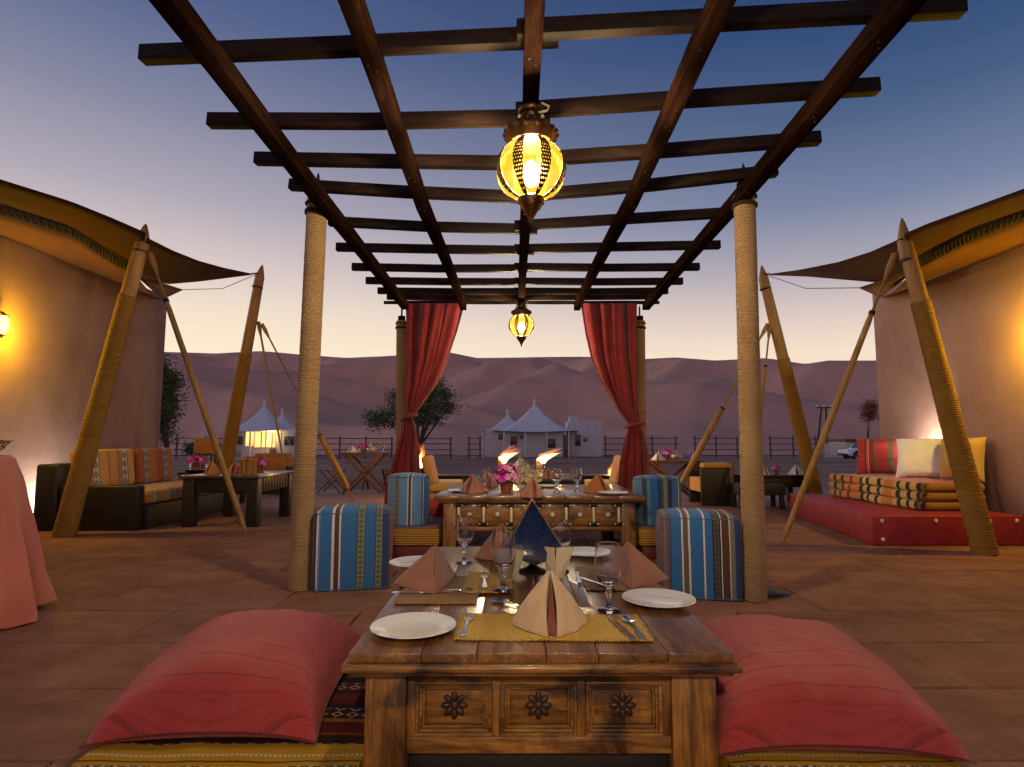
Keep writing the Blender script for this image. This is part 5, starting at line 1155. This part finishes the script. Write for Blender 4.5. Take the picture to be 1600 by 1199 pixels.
# ================================================================ BEYOND THE TERRACE
m_canv = plain('tent_canvas', C(.50, .56, .64), C(.58, .63, .70), rough=.8, scale=.8, bs=.1); m_twall = plain('tent_wall', C(.40, .42, .46), C(.48, .49, .52), rough=.85, scale=1.5, bs=.1)
m_pane = plain('dark_pane', C(.02, .02, .03), C(.05, .05, .06), rough=.2); m_lit = NT('lit_curtain'); _e = m_lit.n('ShaderNodeEmission', {0: m_lit.ramp(m_lit.noise(1.6, 3), [(.3, C(1, .38, .06)), (.7, C(1, .68, .24))]), 1: 2.0}); m_lit.t.links.new(_e.outputs[0], m_lit.out.inputs[0]); m_lit = m_lit.m
GZ = -.4
def tent(label, px0, px1, yap, yeav, D, apx, lit, annex=None, second=None):
    a, b = atY(px0, yeav, D), atY(px1, yeav, D); ap = atY(apx, yap, D+2); zw = a.z - GZ; w = b.x-a.x; cx = (a.x+b.x)/2
    o = thing('bungalow_tent', label, 'tent', (cx, D+2, GZ), 0, 'tent bungalows below the dunes')
    def canopy(nm, cx_, cy_, hw, hd, z0, z1, par):
        def fn(u, v):
            ang = u*2*PI; e = 6.0; c, s = math.cos(ang), math.sin(ang); q = (abs(c)**e+abs(s)**e)**(-1/e)
            r = 1-v; sc = .12*abs(math.sin(2*ang))**2*math.sin(PI*min(1, r))*.0
            z = z0 + (z1-z0)*(v**1.9) - .12*(1-v)*abs(math.cos(2*ang)); k = r*.985+.015
            return (cx_ + c*q*hw*k, cy_ + s*q*hd*k, z)
        c = MB().grid(fn, 48, 16).build(nm, m_canv, par, True, smooth=1.2); MB().lathe([(.12, z1-.1), (.07, z1+.2), (.16, z1+.26), (.02, z1+.55), (.001, z1+.6)], 10, Matrix.Translation((cx_, cy_, 0))).build('finial', m_canv, c); return c
    canopy('roof', cx + (ap.x-cx), D+2, w/2, 2.4, a.z, ap.z, o)
    if second: s2 = atY(second[0], second[1], D+6); canopy('roof', s2.x, D+6, second[2]/F*D/2, 2.0, a.z+.05, s2.z, o)
    bx('wall', (a.x+.35, D+.5, GZ), (b.x-.35, D+4, a.z+.1), m_twall, o, .03)
    for i in range(5): xx = lerp(a.x+.12, b.x-.12, i/4); MB().tube([(xx, D-.25, GZ), (xx, D-.25, a.z+.03)], .05, 8).build('post', m_canv, o, True)
    for sx in (-1, 1):
        for ky in (-1, 1):
            e = Vector((cx+(ap.x-cx)+sx*w*.49, D+2+ky*2.3, a.z)); MB().tube([e, e + Vector((sx*1.6, ky*1.2, GZ-a.z))], .02, 5).build('guy_rope', m_canv, o, True)
    if lit:
        for p0, p1, y0, y1 in lit:
            f = bx('window', (atY(p0, 690, D+.48).x, D+.44, atY(p0, y1, D+.48).z), (atY(p1, 690, D+.48).x, D+.499, atY(p0, y0, D+.48).z), m_lit, o, .02); bx('mullion', ((atY(p0, 690, D+.4).x+atY(p1, 690, D+.4).x)/2-.04, D+.40, atY(p0, y1, D+.48).z), ((atY(p0, 690, D+.4).x+atY(p1, 690, D+.4).x)/2+.04, D+.439, atY(p0, y0, D+.48).z), m_dark, f, .005)
    return o, a, b
def dark_win(o, p0, p1, y0, y1, D, nm='window'):
    A, B = atY(p0, y1, D), atY(p1, y0, D); f = bx(nm, (A.x, D-.06, A.z), (B.x, D+.0, B.z), m_pane, o, .02); bx('frame', (A.x-.08, D-.05, B.z+.002), (B.x+.08, D+.0, B.z+.09), m_twall, f, .01)
o, a, b = tent('tent bungalow with glowing yellow windows beyond the coffee table', 368, 468, 634, 672, 50, 413, [(384, 396, 675, 697), (398, 418, 675, 699), (420, 430, 676, 699)], second=(441, 646, 60))
dark_win(o, 371, 380, 681, 695, 50.5); dark_win(o, 444, 460, 682, 696, 50.5); bx('door', (atY(421, 700, 50.4).x, 50.40, GZ), (atY(431, 700, 50.4).x, 50.45, GZ+.8), m_chair, o, .02)
point('veranda_light', (0, -2.0, 2.0), 160, (1, .6, .2), .3, o)
o, a, b = tent('white tent bungalow with two peaks in the middle of the view', 752, 890, 632, 673, 52, 835, None, second=(793, 648, 90))
for p0, p1, y0, y1 in ((779, 785, 679, 687), (798, 808, 682, 697), (854, 868, 686, 700), (812, 817, 680, 686)): dark_win(o, p0, p1, y0, y1, 52.5)
bx('door', (atY(880, 700, 52.5).x, 52.42, GZ), (atY(889, 700, 52.5).x, 52.49, atY(885, 680, 52.5).z), m_chair, o, .02)
an = thing('annex', 'plain pale flat roofed annex beside the two peaked tent', 'building', (atY(913, 700, 54).x, 55, GZ)); A, B = atY(885, 658, 53.5), atY(941, 658, 53.5)
bx('wall', (A.x+.2, 53.6, GZ), (B.x, 57, A.z), m_twall, an, .05); bx('roof_block', (atY(890, 650, 54).x, 54, A.z+.002), (atY(904, 650, 54).x, 55.5, A.z+.45), m_twall, an, .05)
dark_win(an, 899, 907, 680, 697, 53.6, 'door'); dark_win(an, 912, 918, 684, 690, 53.6)
# fences
m_fence = plain('fence_wood', C(.085, .055, .05), C(.12, .08, .07), rough=.8)
def fence(label, p0, p1, D, y0=684, y1=703, rails=4):
    a, b = atY(p0, y1, D), atY(p1, y1, D); o = thing('rail_fence', label, 'fence', ((a.x+b.x)/2, D, GZ), 0, 'dark rail fences below the dunes'); zt_ = atY(p0, y0, D).z
    n = max(1, round((b.x-a.x)/1.9))
    for i in range(n+1): x = lerp(a.x, b.x, i/n); bx('post', (x-.055, D-.055, GZ), (x+.055, D+.055, zt_+.10+random.uniform(-.05, .08)), m_fence, o, .01)
    for k in range(rails): z = lerp(GZ+.3, zt_-.06, k/(rails-1)); MB().bar((a.x-.2, D-.10, z+random.uniform(-.03, .03)), (b.x+.2, D-.10, z+random.uniform(-.03, .03)), .04, .07).build('rail', m_fence, o, True)
fence('dark rail fence between lodge corner and glowing tent', 276, 366, 47); fence('dark rail fence seen left of the acacia tree, behind the folding table', 490, 612, 47); fence('dark rail fence between acacia tree and two peaked tent', 660, 704, 47); fence('short dark rail fence right against the two peaked tent', 733, 750, 47)
fence('dark rail fence right of the annex behind the right curtain', 946, 1056, 46); fence('dark rail fence behind the dark armchair and right rope post', 1086, 1185, 46); fence('dark rail fence seen behind the far right leaning pole', 1204, 1275, 46)
o = thing('picket_fence', 'pale picket fence in front of the parked car', 'fence', (atY(1308, 700, 50).x, 50, GZ))
for i in range(16): x = lerp(atY(1290, 700, 50).x, atY(1330, 700, 50).x, i/15); bx('picket', (x-.05, 49.98, GZ), (x+.05, 50.02, GZ+1.25), m_twall, o, .01)
hut = thing('shed', 'small pale shed behind the parked car', 'building', (atY(1338, 700, 56).x, 57, GZ)); bx('wall', (atY(1322, 700, 56).x, 56, GZ), (atY(1366, 700, 56).x, 59, atY(1338, 690, 56).z), plain('shed_wall', C(.45, .36, .28), C(.52, .42, .33)), hut, .03); bx('roof', (atY(1319, 700, 56).x, 55.7, atY(1338, 690, 56).z+.002), (atY(1369, 700, 56).x, 59.3, atY(1338, 686, 56).z), m_fence, hut, .02)
# low kerb of sand along the track
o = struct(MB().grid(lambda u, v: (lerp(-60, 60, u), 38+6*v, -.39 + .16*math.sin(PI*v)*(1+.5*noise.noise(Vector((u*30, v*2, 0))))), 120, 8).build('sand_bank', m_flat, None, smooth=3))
# power pole
m_pw = plain('pole_dark', C(.03, .025, .025), C(.05, .04, .04)); o = thing('power_pole', 'dark power pole with two legs and crossbar in front of the dunes', 'power pole', (atY(1285, 700, 75).x, 75, GZ)); X0, X1 = atY(1276, 695, 75).x, atY(1292, 695, 75).x; XT = atY(1286, 636, 75); 
MB().tube([(X0, 75, GZ), (XT.x-.2, 75, XT.z)], [.16, .11], 8).build('leg', m_pw, o, True); MB().tube([(X1, 75, GZ), (XT.x+.35, 75, XT.z)], [.16, .11], 8).build('leg', m_pw, o, True); MB().bar((XT.x-1.0, 74.8, XT.z-.1), (XT.x+1.1, 74.8, XT.z-.1), .15, .15).build('crossbar', m_pw, o, True)
for k in (-.9, 0, 1.0): MB().sphere((XT.x+k, 74.8, XT.z+.1), .13, 8, 6).build('insulator', m_porc, o, True)
# ---------------------------------------------------------------- trees
m_bark = plain('bark', C(.045, .032, .022), C(.08, .058, .04), rough=.95, scale=3)
def leafmat(nm, a, b):
    t = NT(nm); c = t.ramp(t.noise(1.3, 3), [(.35, a), (.65, b)]); t.bsdf(c, .8, 0, None, .2); return t.m
m_leaf = leafmat('acacia_leaf', C(.060, .085, .045), C(.12, .15, .075)); m_leaf2 = leafmat('ghaf_leaf', C(.05, .07, .035), C(.10, .12, .06)); m_leaf3 = leafmat('dry_leaf', C(.17, .07, .04), C(.26, .12, .07))
def tree(label, base, H, blobs, m, leaves, seed, ls=.10, trunk=.16, cat='tree'):
    """blobs: (x, y, z, rx, ry, rz) foliage masses relative to the base"""
    rr = random.Random(seed); o = thing('tree', label, cat, base)
    tr = MB(); fork_z = H*.22
    tr.tube([(0, 0, -.1), (.05, 0, fork_z*.5), (-.03, .05, fork_z)], [trunk, trunk*.8, trunk*.65], 10)
    clumps = []
    for bx_, by_, bz_, rx, ry, rz_ in blobs:
        mid = Vector((bx_*.45, by_*.45, lerp(fork_z, bz_, .5))); e = Vector((bx_, by_, bz_))
        tr.tube([(-.03, .05, fork_z-.05), mid + Vector((rr.uniform(-.1, .1), 0, 0)), e], [trunk*.5, trunk*.32, trunk*.10], 7)
        n = max(5, int(8*rx*rz_*2))
        for i in range(n):
            while True:
                p = Vector((rr.uniform(-1, 1), rr.uniform(-1, 1), rr.uniform(-1, 1)))
                if .25 < p.length < 1: break
            c = e + Vector((p.x*rx, p.y*ry, p.z*rz_)); clumps.append(c)
            if i % 2 == 0: tr.tube([e.lerp(mid, .25), c], [trunk*.09, trunk*.03], 5)
    tr.build('trunk', m_bark, o, smooth=3)
    mb = MB()
    for i in range(leaves):
        c = rr.choice(clumps); g = [rr.gauss(0, 1) for _ in range(3)]; s = .30
        p = c + Vector((g[0]*s, g[1]*s, g[2]*s*.75)); a = Vector((rr.uniform(-1, 1), rr.uniform(-1, 1), rr.uniform(-.6, .6))).normalized(); b = a.orthogonal().normalized()*rr.uniform(.35, .6); q = ls*rr.uniform(.6, 1.4)
        mb.add([p-a*q, p+b*q*.6, p+a*q, p-b*q*.6], [(0, 1, 2, 3)])
    mb.build('crown', m, o, smooth=0)['kind'] = 'stuff'; return o
D = 41.0; b = atZ(654, 716, GZ); bx0 = atY(654, 700, D).x
def rel(px_, py_, w, h, dy=0):
    p = atY(px_, py_, D); k = D/F; return (p.x-bx0, dy, p.z-GZ, w*k/2, w*k/2*.8, h*k/2)
tree('wide bushy acacia tree behind the left curtain', (bx0, D, GZ), 4.2, [rel(598, 655, 50, 26), rel(625, 632, 50, 42, .5), rel(655, 618, 50, 48), rel(686, 625, 44, 40, -.4), rel(697, 642, 30, 24), rel(640, 650, 66, 30, .6), rel(678, 602, 26, 24), rel(672, 655, 40, 24, -.5)], m_leaf, 11000, 4, .12, .2)
D = 26.0; bx0 = atY(262, 700, D).x
tree('feathery tree partly hidden behind the lodge corner', (bx0, D, GZ), 4.4, [rel(246, 575, 44, 40), rel(250, 605, 42, 44, .4), rel(244, 640, 50, 40), rel(228, 590, 50, 60, .8), rel(250, 662, 40, 36, .3)], m_leaf2, 9000, 9, .09, .16)
D = 60.0; bx0 = atY(1356, 700, D).x
tree('small reddish tree beyond the parked car', (bx0, D, GZ), 4.2, [rel(1356, 636, 22, 24), rel(1362, 645, 20, 20, .3)], m_leaf3, 2600, 12, .13, .13)
rr = random.Random(5)
def bush(label, px_, py_, D, r, m, seed):
    p = atZ(px_, py_, GZ); p = atY(px_, 700, D); o = thing('bush', label, 'bush', (p.x, D, GZ)); rr = random.Random(seed); mb, st = MB(), MB()
    for i in range(16):
        a = rr.uniform(0, 2*PI); e = Vector((math.cos(a)*r*.8, math.sin(a)*r*.8, r*rr.uniform(.5, 1.2))); st.tube([(0, 0, 0), e*.6, e], [.03, .02, .008], 5)
        for k in range(70):
            p = e + Vector((rr.gauss(0, .2), rr.gauss(0, .2), rr.gauss(0, .16)))*r; q = .09*rr.uniform(.5, 1.3); u = Vector((rr.uniform(-1, 1), rr.uniform(-1, 1), rr.uniform(-1, 1))).normalized(); w = u.orthogonal()*.45; mb.add([p-u*q, p+w*q, p+u*q, p-w*q], [(0, 1, 2, 3)])
    st.build('stems', m_bark, o); mb.build('leaves', m, o, smooth=0)['kind'] = 'stuff'
bush('low round bush in front of the rail fence near the lodge corner', 312, 703, 44, .9, m_leaf2, 3)
# ---------------------------------------------------------------- parked car
m_car = NT('car_paint'); m_car.bsdf(C(.40, .52, .66), .22, .1, None, .5, Coat_Weight=.8); m_car = m_car.m
m_tyre = plain('tyre', C(.01, .01, .01), C(.02, .02, .02), rough=.8); m_rim = plain('rim', C(.35, .36, .38), C(.45, .46, .48), rough=.3, metal=.8)
D = 43.0; q = atY(1323, 719, D); car = thing('parked_car', 'pale blue off road car parked beyond the daybed, half hidden by the lodge', 'car', (q.x+2.1, D+.9, GZ))
s_ = .86
prof = [(-2.15, .42), (-2.2, .62), (-2.12, .88), (-1.15, 1.02), (-.55, 1.58), (-.3, 1.66), (1.5, 1.68), (1.85, 1.55), (2.1, 1.0), (2.15, .5), (2.0, .36), (1.75, .36), (1.68, .62), (1.45, .80), (1.15, .80), (.92, .62), (.85, .34), (-.85, .34), (-.92, .62), (-1.15, .80), (-1.45, .80), (-1.68, .62), (-1.75, .36)]
body = MB().poly([(x*s_, z*s_) for x, z in prof], -.82*s_, .82*s_); 
body.v = [(x, y*(1 if z < 1.05*s_ else 1-.22*(z/s_-1.05)/.6), z) for x, y, z in body.v]; body.build('body', m_car, car, bevel=.04, seg=3)
for s in (-1, 1):
    for pts in ([(-.98, 1.06), (-.5, 1.52), (.2, 1.56), (.2, 1.06)], [(.28, 1.06), (.28, 1.56), (1.42, 1.58), (1.62, 1.06)]):
        w_ = MB().poly([(x*s_, z*s_) for x, z in pts], s*.80*s_, s*.835*s_); w_.v = [(x, y*(1-.20*(z/s_-1.05)/.6), z) for x, y, z in w_.v]; w_.build('window', m_pane, car)
    for xx in (-1.3, 1.3):
        T_ = Matrix.Translation((xx*s_, s*.70*s_, .36*s_)) @ Matrix.Rotation(PI/2, 4, 'X')
        wh = MB().lathe([(.2, -.1), (.34, -.11), (.38, -.06), (.38, .06), (.34, .11), (.2, .1)], 24, T_).build('tyre', m_tyre, car); MB().lathe([(.001, -.08), (.21, -.105), (.21, .105), (.001, .08)], 16, T_).build('rim', m_rim, wh)
    MB().box((-2.19*s_, s*.58*s_-.14, .70*s_), (-2.08*s_, s*.58*s_+.14, .84*s_)).build('headlight', m_porc, car, bevel=.03); MB().box((-1.0*s_, s*.88*s_-.07, 1.02*s_), (-.88*s_, s*.88*s_+.07, 1.14*s_)).build('mirror', m_car, car, bevel=.02)
MB().poly([(x*s_, z*s_) for x, z in ((-1.12, 1.05), (-.60, 1.55), (-.57, 1.53), (-1.08, 1.03))], -.62*s_, .62*s_).build('windscreen', m_pane, car)
MB().box((-2.24*s_, -.78*s_, .40*s_), (-2.1*s_, .78*s_, .56*s_)).build('bumper', m_tyre, car, bevel=.04)
